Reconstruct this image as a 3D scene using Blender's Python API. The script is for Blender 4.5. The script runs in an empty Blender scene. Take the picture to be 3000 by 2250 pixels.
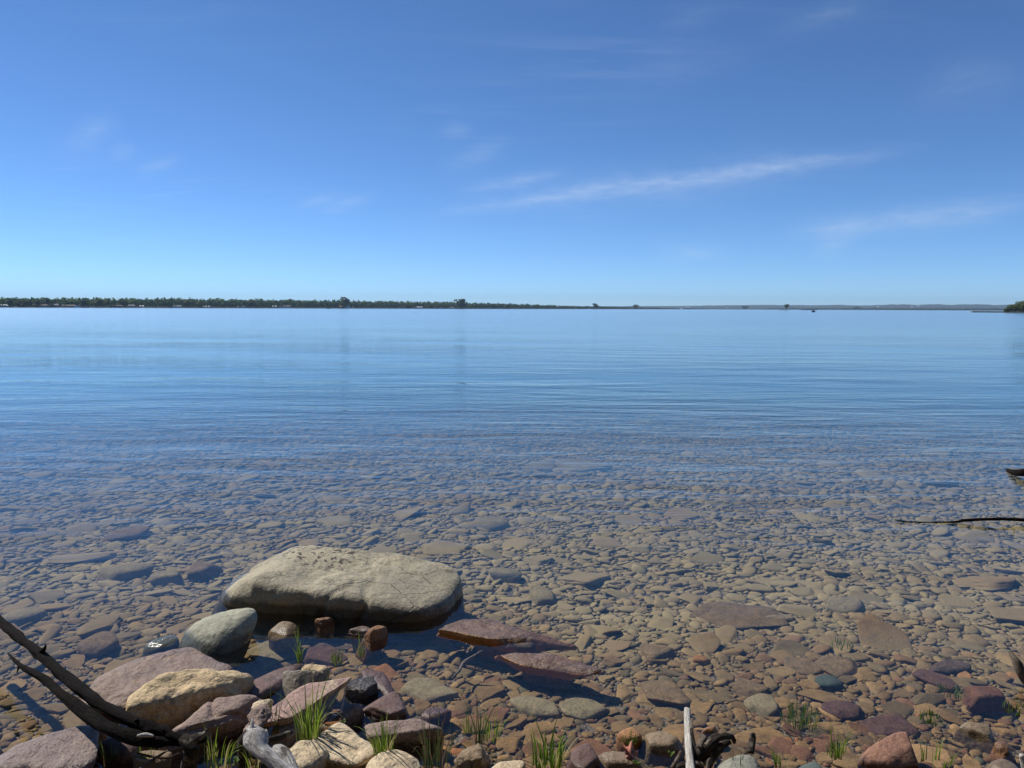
import bpy, bmesh, math, random
import numpy as np
from mathutils import Vector, Matrix, noise as mnoise

scene = bpy.context.scene
C = scene.collection
rad = math.radians

# ------------------------------------------------------------------ camera
F = 2167.0                       # focal length in pixels of the 3000 px wide photograph
CAM = Vector((0.0, 0.0, 1.7))
PITCH, ROLL = rad(5.85), rad(0.24)
RC = Matrix.Rotation(math.pi / 2 - PITCH, 3, 'X') @ Matrix.Rotation(ROLL, 3, 'Z')
cam_data = bpy.data.cameras.new('camera')
cam_data.sensor_width = 36.0
cam_data.lens = 26.0
cam_data.clip_start = 0.05
cam_data.clip_end = 60000.0
cam = bpy.data.objects.new('camera', cam_data)
C.objects.link(cam)
cam.matrix_world = Matrix.Translation(CAM) @ RC.to_4x4()
scene.camera = cam


def ray(px, py):
    return (RC @ Vector(((px - 1500) / F, -(py - 1125) / F, -1.0))).normalized()


def P(px, py, z=0.0):
    d = ray(px, py)
    return CAM + d * ((z - CAM.z) / d.z)


def PD(px, py, dist):
    d = ray(px, py)
    return CAM + d * (dist / math.hypot(d.x, d.y))


# ------------------------------------------------------------------ light
SUN_AZ, SUN_EL = rad(-56), rad(48)      # to the left of the view, in front of the camera
to_sun = Vector((math.sin(SUN_AZ) * math.cos(SUN_EL), math.cos(SUN_AZ) * math.cos(SUN_EL), math.sin(SUN_EL)))
sun_data = bpy.data.lights.new('sun', 'SUN')
sun_data.energy = 5.0
sun_data.angle = rad(0.53)
sun_data.color = (1.0, 0.94, 0.84)
sun = bpy.data.objects.new('sun', sun_data)
sun.rotation_euler = (-to_sun).to_track_quat('-Z', 'Y').to_euler()
C.objects.link(sun)

scene.view_settings.view_transform = 'Standard'
scene.view_settings.look = 'None'
scene.view_settings.exposure = 0.0
scene.view_settings.gamma = 1.0
scene.view_settings.use_curve_mapping = False
scene.cycles.max_bounces = 8
scene.cycles.transparent_max_bounces = 16
scene.cycles.volume_bounces = 0
scene.cycles.caustics_reflective = False
scene.cycles.sample_clamp_indirect = 4.0


# ------------------------------------------------------------------ node helper
class NT:
    def __init__(self, tree):
        self.t = tree
        self.n = tree.nodes
        self.l = tree.links

    def add(self, kind, **kw):
        node = self.n.new(kind)
        for k, v in kw.items():
            setattr(node, k, v)
        return node

    def put(self, sock, v):
        if v is None:
            return
        if isinstance(v, bpy.types.NodeSocket):
            self.l.new(v, sock)
        else:
            if isinstance(v, (tuple, list)) and sock.type == 'RGBA' and len(v) == 3:
                v = (*v, 1.0)
            sock.default_value = v

    def math(self, op, a, b=None, c=None, clamp=False):
        n = self.add('ShaderNodeMath', operation=op, use_clamp=clamp)
        self.put(n.inputs[0], a)
        self.put(n.inputs[1], b)
        self.put(n.inputs[2], c)
        return n.outputs[0]

    def vmath(self, op, a, b=None):
        n = self.add('ShaderNodeVectorMath', operation=op)
        self.put(n.inputs[0], a)
        self.put(n.inputs[1], b)
        return n.outputs['Value'] if op in ('DOT_PRODUCT', 'LENGTH') else n.outputs[0]

    def mapping(self, vec, scale=(1, 1, 1), rot=(0, 0, 0), loc=(0, 0, 0)):
        n = self.add('ShaderNodeMapping')
        self.put(n.inputs['Vector'], vec)
        self.put(n.inputs['Scale'], scale)
        self.put(n.inputs['Rotation'], rot)
        self.put(n.inputs['Location'], loc)
        return n.outputs[0]

    def noise(self, vec, scale, detail=3.0, rough=0.55, dist=0.0):
        n = self.add('ShaderNodeTexNoise')
        self.put(n.inputs['Vector'], vec)
        self.put(n.inputs['Scale'], scale)
        self.put(n.inputs['Detail'], detail)
        self.put(n.inputs['Roughness'], rough)
        self.put(n.inputs['Distortion'], dist)
        return n.outputs[0]

    def voro(self, vec, scale, feature='F1'):
        n = self.add('ShaderNodeTexVoronoi', feature=feature)
        self.put(n.inputs['Vector'], vec)
        self.put(n.inputs['Scale'], scale)
        return n

    def rng(self, v, a, b, c=0.0, d=1.0, smooth=True):
        n = self.add('ShaderNodeMapRange', interpolation_type='SMOOTHSTEP' if smooth else 'LINEAR')
        self.put(n.inputs[0], v)
        for i, q in enumerate((a, b, c, d)):
            self.put(n.inputs[i + 1], q)
        return n.outputs[0]

    def mix(self, fac, a, b, mode='MIX'):
        n = self.add('ShaderNodeMixRGB', blend_type=mode)
        self.put(n.inputs[0], fac)
        self.put(n.inputs[1], a)
        self.put(n.inputs[2], b)
        return n.outputs[0]

    def ramp(self, fac, stops, mode='LINEAR'):
        n = self.add('ShaderNodeValToRGB')
        n.color_ramp.interpolation = mode
        el = n.color_ramp.elements
        while len(el) > 1:
            el.remove(el[-1])
        el[0].position, el[0].color = stops[0][0], (*stops[0][1], 1)
        for p, c in stops[1:]:
            e = el.new(p)
            e.color = (*c, 1)
        self.put(n.inputs[0], fac)
        return n.outputs[0]

    def bump(self, height, strength, dist, normal=None):
        n = self.add('ShaderNodeBump')
        self.put(n.inputs['Strength'], strength)
        self.put(n.inputs['Distance'], dist)
        self.put(n.inputs['Height'], height)
        self.put(n.inputs['Normal'], normal)
        return n.outputs[0]


# ------------------------------------------------------------------ world: clear sky with thin cirrus
world = bpy.data.worlds.new('World')
scene.world = world
world.use_nodes = True
W = NT(world.node_tree)
W.n.clear()
sky = W.add('ShaderNodeTexSky', sky_type='NISHITA')
sky.sun_disc = False
sky.sun_elevation = SUN_EL
sky.sun_rotation = SUN_AZ
sky.altitude = 100
sky.air_density = 0.56
sky.dust_density = 0.0
sky.ozone_density = 10.0
wdir = W.add('ShaderNodeTexCoord').outputs['Generated']
sep = W.add('ShaderNodeSeparateXYZ')
W.put(sep.inputs[0], wdir)
zc = W.math('MAXIMUM', W.math('ADD', sep.outputs[2], 0.06), 0.02)
comb = W.add('ShaderNodeCombineXYZ')
W.put(comb.inputs[0], W.math('DIVIDE', sep.outputs[0], zc))
W.put(comb.inputs[1], W.math('DIVIDE', sep.outputs[1], zc))
plane = comb.outputs[0]
fibre = W.noise(W.mapping(plane, scale=(0.9, 3.6, 1), rot=(0, 0, rad(24))), 1.6, 6, 0.62, 0.6)
cloud = W.math('MULTIPLY', W.rng(fibre, 0.47, 0.8), 0.07)
cloud = W.math('MULTIPLY', cloud, W.rng(W.noise(plane, 0.55, 2), 0.4, 0.65))
warp = W.math('SUBTRACT', W.noise(wdir, 9.0, 4, 0.6), 0.5)
finew = W.noise(W.mapping(wdir, scale=(6, 6, 26), rot=(0, rad(7), 0)), 5.0, 5, 0.65)
STREAKS = [  # px ends, width (rad), strength
    ((1200, 638), (2760, 425), 0.008, 0.26, 0.04),
    ((1450, 612), (2550, 462), 0.022, 0.13, 0.2),
    ((1290, 575), (1720, 495), 0.008, 0.22, 0.3),
    ((1270, 520), (1520, 395), 0.013, 0.13, 0.3),
    ((2240, 688), (3150, 590), 0.012, 0.27, 0.15),
    ((2350, 745), (2520, 690), 0.012, 0.14, 0.3),
    ((1880, 755), (2180, 725), 0.010, 0.15, 0.3),
    ((150, 475), (370, 325), 0.011, 0.15, 0.3),
    ((370, 515), (560, 450), 0.006, 0.15, 0.3),
    ((300, 470), (420, 430), 0.010, 0.10, 0.3),
    ((830, 612), (1030, 558), 0.006, 0.14, 0.3),
    ((900, 630), (1130, 565), 0.007, 0.17, 0.3),
    ((1260, 400), (1410, 365), 0.008, 0.11, 0.3),
    ((2200, 110), (2640, -20), 0.012, 0.08, 0.3),
    ((1900, 90), (2150, 20), 0.010, 0.06, 0.3),
    ((2600, 300), (3100, 190), 0.020, 0.07, 0.3),
    ((1700, 250), (2300, 150), 0.020, 0.05, 0.3),
]
for a, b, w, s, edge in STREAKS:
    d1, d2 = ray(*a), ray(*b)
    nrm = d1.cross(d2).normalized()
    u = (d2 - d1).normalized()
    off = W.math('ADD', W.vmath('DOT_PRODUCT', wdir, tuple(nrm)), W.math('MULTIPLY', warp, w * 2.2))
    g = W.math('EXPONENT', W.math('MULTIPLY', W.math('POWER', W.math('ABSOLUTE', W.math('DIVIDE', off, w)), 1.6), -1.0))
    t = W.vmath('DOT_PRODUCT', wdir, tuple(u))
    t1, t2 = d1.dot(u), d2.dot(u)
    L = t2 - t1
    win = W.math('MULTIPLY', W.rng(t, t1, t1 + L * (0.2 + edge)), W.rng(t, t2, t2 - L * (0.2 + edge)))
    infront = W.math('GREATER_THAN', sep.outputs[1], 0.0)
    f = W.math('MULTIPLY', W.math('MULTIPLY', g, win), W.math('MULTIPLY', W.rng(finew, 0.25, 0.75, 0.35, 1.0), s))
    cloud = W.math('ADD', cloud, W.math('MULTIPLY', f, infront))
cloud = W.math('MINIMUM', cloud, 0.6)
SKY_WHITE = (5.4, 6.2, 7.2)
skycol = W.mix(cloud, W.mix(1.0, sky.outputs[0], (.93, 1.01, 1.0), 'MULTIPLY'), SKY_WHITE)
bg = W.add('ShaderNodeBackground')
W.put(bg.inputs[0], skycol)
bg.inputs[1].default_value = 0.138
world.cycles.sampling_method = 'MANUAL'
world.cycles.sample_map_resolution = 256
wo = W.add('ShaderNodeOutputWorld')
W.l.new(bg.outputs[0], wo.inputs[0])


# ------------------------------------------------------------------ object helpers
def mesh(name, verts, faces, mat=None, smooth=True):
    me = bpy.data.meshes.new(name)
    me.from_pydata([tuple(v) for v in verts], [], [tuple(f) for f in faces])
    if smooth:
        me.polygons.foreach_set('use_smooth', [True] * len(me.polygons))
    if mat:
        me.materials.append(mat)
    me.update()
    return me


def link(name, me, parent=None, loc=None):
    o = bpy.data.objects.new(name, me)
    C.objects.link(o)
    if parent:
        o.parent = parent
    if loc is not None:
        o.location = loc
    return o


def tag(o, label=None, cat=None, group=None, kind=None):
    if label:
        o['label'] = label
    if cat:
        o['category'] = cat
    if group:
        o['group'] = group
    if kind:
        o['kind'] = kind
    return o


def empty(name, loc, label=None, cat=None, group=None, rotz=0.0):
    o = bpy.data.objects.new(name, None)
    o.empty_display_size = 0.1
    C.objects.link(o)
    o.location = loc
    o.rotation_euler = (0, 0, rotz)
    return tag(o, label, cat, group)


class MB:
    """collects boxes, blobs and strips into one mesh"""
    def __init__(self):
        self.v, self.f = [], []

    def addm(self, verts, faces):
        b = len(self.v)
        self.v += [tuple(x) for x in verts]
        self.f += [tuple(i + b for i in f) for f in faces]

    def box(self, c, s, rotz=0.0):
        cx, cy, cz = c
        hx, hy, hz = s[0] / 2, s[1] / 2, s[2] / 2
        co, si = math.cos(rotz), math.sin(rotz)
        vs = []
        for z in (-hz, hz):
            for x, y in ((-hx, -hy), (hx, -hy), (hx, hy), (-hx, hy)):
                vs.append((cx + x * co - y * si, cy + x * si + y * co, cz + z))
        self.addm(vs, [(0, 3, 2, 1), (4, 5, 6, 7), (0, 1, 5, 4), (1, 2, 6, 5), (2, 3, 7, 6), (3, 0, 4, 7)])

    def build(self, name, mat, parent=None, smooth=False):
        return link(name, mesh(name, self.v, self.f, mat, smooth), parent)


_ico = {}


def ico(level):
    if level not in _ico:
        bm = bmesh.new()
        bmesh.ops.create_icosphere(bm, subdivisions=level, radius=1.0)
        v = np.array([x.co[:] for x in bm.verts])
        f = np.array([[q.index for q in p.verts] for p in bm.faces])
        bm.free()
        _ico[level] = (v, f)
    return _ico[level]


def pnorm(V, planes, p):
    s = np.zeros(len(V))
    for n, h in planes:
        n = np.array(n, float)
        n /= np.linalg.norm(n)
        s += np.maximum(0, V @ n / h) ** p
    return V * (s ** (-1.0 / p))[:, None]


def rock_shape(level, seed, p=10.0, nside=6, planes=None, angular=0.25, norm=True):
    r = random.Random(seed)
    V, Fc = ico(level)
    if planes is None:
        planes = [((r.uniform(-.10, .10), r.uniform(-.10, .10), 1), 1.0), ((0, 0, -1), 1.0)]
        a0 = r.uniform(0, 6.28)
        for i in range(nside):
            a = a0 + (i + r.uniform(-.32, .32)) * 2 * math.pi / nside
            planes.append(((math.cos(a), math.sin(a), r.uniform(-.35, .35)), r.uniform(1 - angular, 1.05)))
        for i in range(4):
            a = r.uniform(0, 6.28)
            planes.append(((math.cos(a), math.sin(a), r.uniform(.5, 1.4) * r.choice((1, 1, -1))), r.uniform(1.0, 1.25)))
    X = pnorm(V, planes, p)
    if norm:
        lo, hi = X.min(0), X.max(0)
        X = (X - (lo + hi) / 2) / ((hi - lo) / 2)
    return X, Fc


def displace(me, amp, freq, seed, octaves=4, ridge=0.0, ridge_f=4.0, strata=0.0, strata_f=40.0):
    n = len(me.vertices)
    co = np.empty(n * 3)
    me.vertices.foreach_get('co', co)
    co = co.reshape(-1, 3)
    no = np.empty(n * 3, dtype=np.float32)
    me.vertex_normals.foreach_get('vector', no)
    no = no.reshape(-1, 3)
    off = Vector((seed * 7.13 % 91, seed * 3.71 % 57, seed * 1.93 % 33))
    d = np.zeros(n)
    for i in range(n):
        q = Vector(co[i])
        h = mnoise.fractal(q * freq + off, 0.9, 2.1, octaves) * amp
        if ridge:
            rr = abs(mnoise.noise(q * ridge_f + off * 1.7))
            if rr < 0.16:
                h -= ridge * (1 - rr / 0.16) ** 2 * max(0.0, mnoise.noise(q * ridge_f * 0.45 + off) + 0.25)
        if strata:
            side = 1 - abs(no[i][2])
            z = q.z * strata_f + mnoise.noise(q * 3 + off) * 1.2
            h += strata * side * (mnoise.noise(Vector((off.x, off.y, math.floor(z) * 1.37)))
                                  + 0.6 * mnoise.noise(Vector((q.x * 9, q.y * 9, z)) + off))
        d[i] = h
    co += no * d[:, None]
    me.vertices.foreach_set('co', co.ravel())
    me.update()


# ------------------------------------------------------------------ materials
def new_mat(name):
    m = bpy.data.materials.new(name)
    m.use_nodes = True
    t = NT(m.node_tree)
    t.n.clear()
    b = t.add('ShaderNodeBsdfPrincipled')
    o = t.add('ShaderNodeOutputMaterial')
    t.l.new(b.outputs[0], o.inputs[0])
    return m, t, b


def wet_factor(t, lo=0.012, hi=0.05, amount=0.03):
    """1 where lake water keeps the stone wet (under and just above the water line)"""
    g = t.add('ShaderNodeNewGeometry')
    s = t.add('ShaderNodeSeparateXYZ')
    t.put(s.inputs[0], g.outputs['Position'])
    n = t.math('SUBTRACT', t.noise(g.outputs['Position'], 9.0, 3), 0.5)
    return t.rng(t.math('ADD', s.outputs[2], t.math('MULTIPLY', n, amount * 2)), hi, lo), t.rng(s.outputs[2], 0.003, -0.004)


def wet_surface(t, b, w, under, rough, gloss):
    """a stone under water has next to no reflection of its own"""
    r_ = t.rng(w, 0, 1, rough, gloss, False)
    t.put(b.inputs['Roughness'], t.math('MAXIMUM', r_, t.math('MULTIPLY', under, 0.9)))
    t.put(b.inputs['Specular IOR Level'], t.rng(under, 0, 1, 0.5, 0.02, False))


def rock_mat(name, c1, c2, c3=None, scale=6.0, speck=None, speck_amt=0.0, fine=60.0, wet=(0.012, 0.05),
             dark=0.42, rough=0.85, bump=0.5, band=None, gloss=0.28, edge=None, crack=0.55):
    m, t, b = new_mat(name)
    co = t.add('ShaderNodeTexCoord').outputs['Object']
    big = t.noise(co, scale, 5, 0.6, 0.4)
    col = t.mix(t.rng(big, 0.35, 0.65), c1, c2)
    if c3:
        col = t.mix(t.rng(t.noise(co, scale * 2.3, 5, 0.65), 0.54, 0.68), col, c3)
    if band:
        bz = t.noise(t.mapping(co, scale=(1.5, 1.5, 22)), 3.0, 3, 0.5, 0.3)
        col = t.mix(t.rng(bz, 0.5, 0.64), col, band)
    fn = t.noise(co, fine, 4, 0.7)
    col = t.mix(1.0, col, t.ramp(fn, [(0.25, (.55, .55, .55)), (0.5, (1, 1, 1)), (0.78, (1.35, 1.33, 1.28))]), 'MULTIPLY')
    gr = t.noise(co, fine * 4.5, 2, 0.6)
    col = t.mix(0.6, col, t.ramp(gr, [(0.3, (.62, .62, .64)), (0.52, (1, 1, 1)), (0.75, (1.3, 1.3, 1.3))]), 'MULTIPLY')
    dco = t.vmath('ADD', co, t.vmath('MULTIPLY', t.add('ShaderNodeTexNoise').outputs['Color'], (.08, .08, .08)))
    ck = t.voro(t.mapping(dco, rot=(.4, .3, .7), scale=(1, 1.6, 1.3)), scale * 1.5, 'DISTANCE_TO_EDGE').outputs['Distance']
    ck = t.math('MULTIPLY', t.rng(ck, 0.022, 0.004), t.math('MULTIPLY', t.rng(t.noise(co, scale * .9, 2), 0.5, 0.6), crack))
    col = t.mix(ck, col, t.mix(1.0, col, (.25, .24, .24), 'MULTIPLY'))
    if speck:
        v = t.noise(co, 26.0, 3, 0.55)
        ctr = t.vmath('LENGTH', t.mapping(co, scale=(1.7, 3.0, 0), loc=(0.34, -0.36, 0)))
        area = t.rng(t.math('ADD', ctr, t.math('MULTIPLY', t.noise(co, 4.0, 2), 0.9)), 1.35, 0.75)
        col = t.mix(t.math('MULTIPLY', t.rng(v, 0.545, 0.59), area), col, speck)
    w, under = wet_factor(t, wet[0], wet[1])
    if edge:
        nz = t.add('ShaderNodeSeparateXYZ')
        t.put(nz.inputs[0], t.add('ShaderNodeTexCoord').outputs['Normal'])
        col = t.mix(t.rng(t.math('ADD', t.math('ABSOLUTE', nz.outputs[2]), t.math('MULTIPLY', big, .4)), 1.0, 0.75), col, edge)
    col = t.mix(t.math('MULTIPLY', w, 1.0), col, t.mix(1.0, col, (dark, dark, dark * 0.97), 'MULTIPLY'))
    t.put(b.inputs['Base Color'], col)
    wet_surface(t, b, w, under, rough, gloss)
    h = t.math('ADD', t.math('MULTIPLY', t.noise(co, 17, 6, 0.64), 1.25), t.math('MULTIPLY', fn, 0.22))
    h = t.math('SUBTRACT', h, t.math('MULTIPLY', ck, 0.5))
    t.put(b.inputs['Normal'], t.bump(h, bump, 0.022))
    return m


STONE_STOPS = [(0.0, (0.139, 0.089, 0.043)), (0.13, (0.175, 0.117, 0.057)), (0.26, (0.115, 0.076, 0.039)), (0.38, (0.202, 0.129, 0.059)),
               (0.48, (0.132, 0.071, 0.039)), (0.57, (0.160, 0.104, 0.049)), (0.66, (0.112, 0.083, 0.047)), (0.735, (0.222, 0.104, 0.043)),
               (0.76, (0.143, 0.076, 0.043)), (0.86, (0.184, 0.117, 0.053)), (0.92, (0.086, 0.062, 0.035)), (0.965, (0.258, 0.164, 0.076)),
               (0.985, (0.089, 0.087, 0.055))]


def stone_mat(name, source):
    m, t, b = new_mat(name)
    if source == 'object':
        rnd = t.add('ShaderNodeObjectInfo').outputs['Random']
    else:
        rnd = t.add('ShaderNodeAttribute', attribute_name='tint').outputs['Fac']
    g = t.add('ShaderNodeNewGeometry').outputs['Position']
    col = t.ramp(rnd, STONE_STOPS, 'CONSTANT')
    n1 = t.noise(g, 14, 4, 0.6)
    col = t.mix(1.0, col, t.ramp(n1, [(0.3, (.72, .72, .72)), (0.5, (1, 1, 1)), (0.7, (1.28, 1.25, 1.2))]), 'MULTIPLY')
    n2 = t.noise(g, 110, 3, 0.65)
    col = t.mix(0.7, col, t.ramp(n2, [(0.3, (.65, .65, .65)), (0.5, (1, 1, 1)), (0.72, (1.35, 1.35, 1.35))]), 'MULTIPLY')
    s = t.add('ShaderNodeSeparateXYZ')
    t.put(s.inputs[0], g)
    silt = t.math('MULTIPLY', t.rng(s.outputs[2], -0.06, -0.22), t.rng(t.noise(g, 1.3, 3), 0.3, 0.6, 0.55, 0.9))
    col = t.mix(silt, col, t.mix(t.rng(rnd, 0, 1, 0, 1, False), (.304, .252, .140), (.228, .190, .110)))
    w, under = wet_factor(t)
    col = t.mix(t.rng(w, 0, 1, 0.0, 0.5, False), t.mix(1.0, col, (1.35, 1.33, 1.3), 'MULTIPLY'), col)
    t.put(b.inputs['Base Color'], col)
    wet_surface(t, b, w, under, 0.85, 0.32)
    t.put(b.inputs['Normal'], t.bump(t.math('ADD', t.noise(g, 55, 4, 0.65), t.math('MULTIPLY', n2, .3)), 0.4, 0.012))
    return m


def plain_mat(name, col, rough=0.7, var=0.25, scale=8.0, metallic=0.0):
    m, t, b = new_mat(name)
    co = t.add('ShaderNodeTexCoord').outputs['Object']
    n = t.noise(co, scale, 4, 0.6)
    lo = tuple(c * (1 - var) for c in col)
    hi = tuple(min(1, c * (1 + var)) for c in col)
    t.put(b.inputs['Base Color'], t.mix(t.rng(n, 0.3, 0.7), lo, hi))
    b.inputs['Roughness'].default_value = rough
    b.inputs['Metallic'].default_value = metallic
    return m


def wood_mat(name, c1, c2, c3, scale=1.0, rough=0.85, gloss_patch=False):
    m, t, b = new_mat(name)
    at = t.add('ShaderNodeAttribute', attribute_name='along').outputs['Vector']
    co = t.add('ShaderNodeTexCoord').outputs['Object']
    grain = t.noise(t.mapping(at, scale=(7 * scale, 70 * scale, 70 * scale)), 3.0, 6, 0.7, 0.8)
    big = t.noise(co, 16, 4, 0.6)
    col = t.mix(t.rng(grain, 0.36, 0.62), c1, c2)
    col = t.mix(t.rng(big, 0.5, 0.64), col, c3)
    t.put(b.inputs['Base Color'], col)
    t.put(b.inputs['Roughness'], rough)
    b.inputs['Specular IOR Level'].default_value = 0.12
    h = t.math('ADD', grain, t.math('MULTIPLY', t.noise(co, 90, 4), 0.4))
    t.put(b.inputs['Normal'], t.bump(h, 1.0, 0.012))
    return m


M = {}
M['boulder'] = rock_mat('boulder_stone', (.410, .362, .252), (.275, .246, .180), (.355, .322, .240), 3.0, speck=(.07, .060, .050), speck_amt=.42, wet=(0.04, 0.075), dark=0.22, bump=0.75)
M['green'] = rock_mat('green_grey_stone', (.370, .365, .275), (.300, .300, .228), (.390, .350, .255), 5.0, wet=(0.035, 0.075), dark=0.30, bump=0.45, gloss=0.14)
M['purple'] = rock_mat('purple_sandstone', (.235, .158, .122), (.172, .120, .108), (.300, .205, .130), 5.0, wet=(0.01, 0.045), bump=0.7, rough=0.62)
M['ochre'] = rock_mat('ochre_stone', (.620, .470, .265), (.460, .335, .195), (.300, .215, .160), 4.5, wet=(0.0, 0.03), bump=0.9, rough=0.75)
M['grainy'] = rock_mat('grainy_pink_stone', (.290, .210, .175), (.230, .165, .145), (.370, .290, .215), 9.0, wet=(-.01, 0.02), bump=1.0, rough=0.42, fine=120)
M['pink'] = rock_mat('pink_slate', (.410, .265, .220), (.320, .205, .180), (.540, .410, .290), 5.0, wet=(0.0, 0.03), bump=0.5, rough=0.75)
M['layer'] = rock_mat('layered_grey_purple_stone', (.290, .210, .175), (.220, .158, .138), (.430, .335, .240), 6.0, wet=(0.01, 0.045), bump=0.8)
M['tan'] = rock_mat('tan_stone', (.620, .500, .335), (.520, .400, .250), (.380, .275, .185), 6.0, wet=(-.01, 0.02), bump=0.8)
M['greyblock'] = rock_mat('grey_block_stone', (.290, .255, .205), (.150, .125, .100), (.440, .400, .330), 9.0, wet=(0.0, 0.03), bump=0.8)
M['wetdark'] = rock_mat('dark_wet_slate', (.075, .062, .055), (.055, .048, .046), None, 7.0, wet=(0.5, 0.6), dark=0.8, gloss=0.2, bump=1.0, fine=90)
M['maroon'] = rock_mat('maroon_slate', (.150, .088, .074), (.118, .072, .066), (.185, .110, .075), 6.0, wet=(0.0, 0.04), dark=0.75, bump=0.6)
M['rust'] = rock_mat('rust_stained_stone', (.300, .150, .070), (.210, .110, .062), (.380, .200, .085), 9.0, wet=(0.02, 0.06), dark=0.7, bump=0.8)
M['slabwet'] = rock_mat('wet_brown_slate', (.190, .112, .078), (.145, .088, .066), None, 7.0, wet=(0.1, 0.2), dark=0.9, bump=0.8, gloss=0.5, edge=(.42, .20, .075))
M['red'] = rock_mat('red_sandstone', (.290, .150, .098), (.230, .120, .084), (.350, .200, .120), 6.0, wet=(0.0, 0.03), dark=0.5, bump=0.6)
M['grey'] = rock_mat('grey_green_stone', (.250, .245, .195), (.210, .210, .170), (.290, .275, .215), 5.0, wet=(-.02, 0.01), bump=0.4)
M['brown'] = rock_mat('brown_stone', (.250, .180, .110), (.200, .146, .094), (.310, .205, .110), 6.0, wet=(0.0, 0.04), dark=0.75, bump=0.6)
M['olive'] = rock_mat('silted_olive_stone', (.290, .242, .148), (.235, .196, .124), (.250, .190, .125), 6.0, wet=(0.0, 0.04), dark=0.85, bump=0.5)
M['teal'] = rock_mat('blue_green_stone', (.095, .125, .110), (.075, .095, .088), None, 6.0, wet=(0.0, 0.03), dark=0.75, bump=0.4)
M['orange'] = rock_mat('orange_cobble', (.370, .190, .080), (.300, .150, .070), (.420, .240, .110), 8.0, wet=(0.0, 0.03), dark=0.75, bump=0.4)
M['stone_child'] = stone_mat('bed_stone', 'object')
M['stone_stuff'] = stone_mat('bed_cobbles', 'attr')
M['bark'] = wood_mat('dark_bark', (.004, .003, .0027), (.016, .011, .009), (.005, .0038, .0034), 1.0, 0.9)
M['barkgrey'] = wood_mat('grey_weathered_wood', (.300, .275, .255), (.780, .750, .720), (.170, .150, .135), 1.2, 0.8)
M['white_wood'] = wood_mat('bleached_wood', (.520, .470, .400), (.800, .770, .700), (.600, .560, .490), 1.0, 0.85)
M['rootdark'] = wood_mat('black_rotten_wood', (.022, .018, .015), (.060, .048, .038), (.25, .215, .175), 1.0, 0.6)
M['twig'] = wood_mat('grey_brown_twig', (.170, .135, .100), (.290, .240, .190), (.110, .085, .065), 2.0, 0.8)
M['drybrown'] = wood_mat('brown_twig', (.090, .055, .035), (.160, .105, .070), (.070, .045, .030), 2.0, 0.7)

# ------------------------------------------------------------------ setting: lake bed
BED_Y = [-40, -12, -5, -1.0, 1.4, 2.05, 2.45, 2.90, 3.3, 3.8, 4.6, 6.0, 9.0, 13, 20, 40, 100, 600, 9800]
BED_Z = [5.5, 4.2, 2.2, 0.45, 0.14, 0.035, -0.022, -0.065, -0.095, -0.14, -0.205, -0.31, -0.47, -0.72, -1.15, -2.6, -5.5, -8, -9]  # unseen bank behind the viewpoint is raised to cut sky light


def zbed(x, y):
    yy = y + 0.22 * math.sin(x * 0.9 + 0.6) + 0.10 * math.sin(x * 2.3 + 1.0)
    z = float(np.interp(yy, BED_Y, BED_Z))
    k = min(max((-0.5 - x) / 0.9, 0.0), 1.0) * min(max((y - 1.9) / 0.4, 0.0), 1.0) * min(max((4.2 - y) / 1.0, 0.0), 1.0)
    z -= 0.06 * k
    return z + 0.018 * mnoise.noise(Vector((x * 1.7, y * 1.7, 3.3)))


def sheet(rows, cols, halfw, zf):
    vs, fs = [], []
    n = len(cols)
    for y in rows:
        for c in cols:
            x = c * halfw(y)
            vs.append((x, y, zf(x, y)))
    for i in range(len(rows) - 1):
        for j in range(n - 1):
            a = i * n + j
            fs.append((a, a + 1, a + n + 1, a + n))
    return vs, fs


rows = list(np.linspace(-40, 1.5, 30)) + list(np.linspace(1.7, 14, 190)) + list(np.geomspace(14.3, 9800, 70))
half = lambda y: 8.0 + 1.25 * max(y, 0) if y > 0 else 8.0 + 1.2 * (-y)
vs, fs = sheet(rows, np.linspace(-1, 1, 150), half, zbed)
m, t, b = new_mat('lake_bed_ground')
g = t.add('ShaderNodeNewGeometry').outputs['Position']
s = t.add('ShaderNodeSeparateXYZ')
t.put(s.inputs[0], g)
col = t.mix(t.rng(t.noise(g, 7, 4, 0.6), 0.35, 0.65), (.135, .105, .066), (.095, .074, .048))
col = t.mix(t.rng(s.outputs[2], -0.25, -0.8), col, (.190, .165, .105))
pv = t.voro(g, 55)
col = t.mix(0.65, col, t.ramp(pv.outputs['Color'], [(0.2, (.5, .5, .5)), (0.5, (1, 1, 1)), (0.8, (1.6, 1.5, 1.35))]), 'MULTIPLY')
t.put(b.inputs['Base Color'], col)
b.inputs['Roughness'].default_value = 0.7
t.put(b.inputs['Normal'], t.bump(t.math('ADD', pv.outputs['Distance'], t.noise(g, 30, 4)), 0.8, 0.02))
lake_bed = tag(link('lake_bed', mesh('lake_bed', vs, fs, m)), kind='structure')

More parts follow.
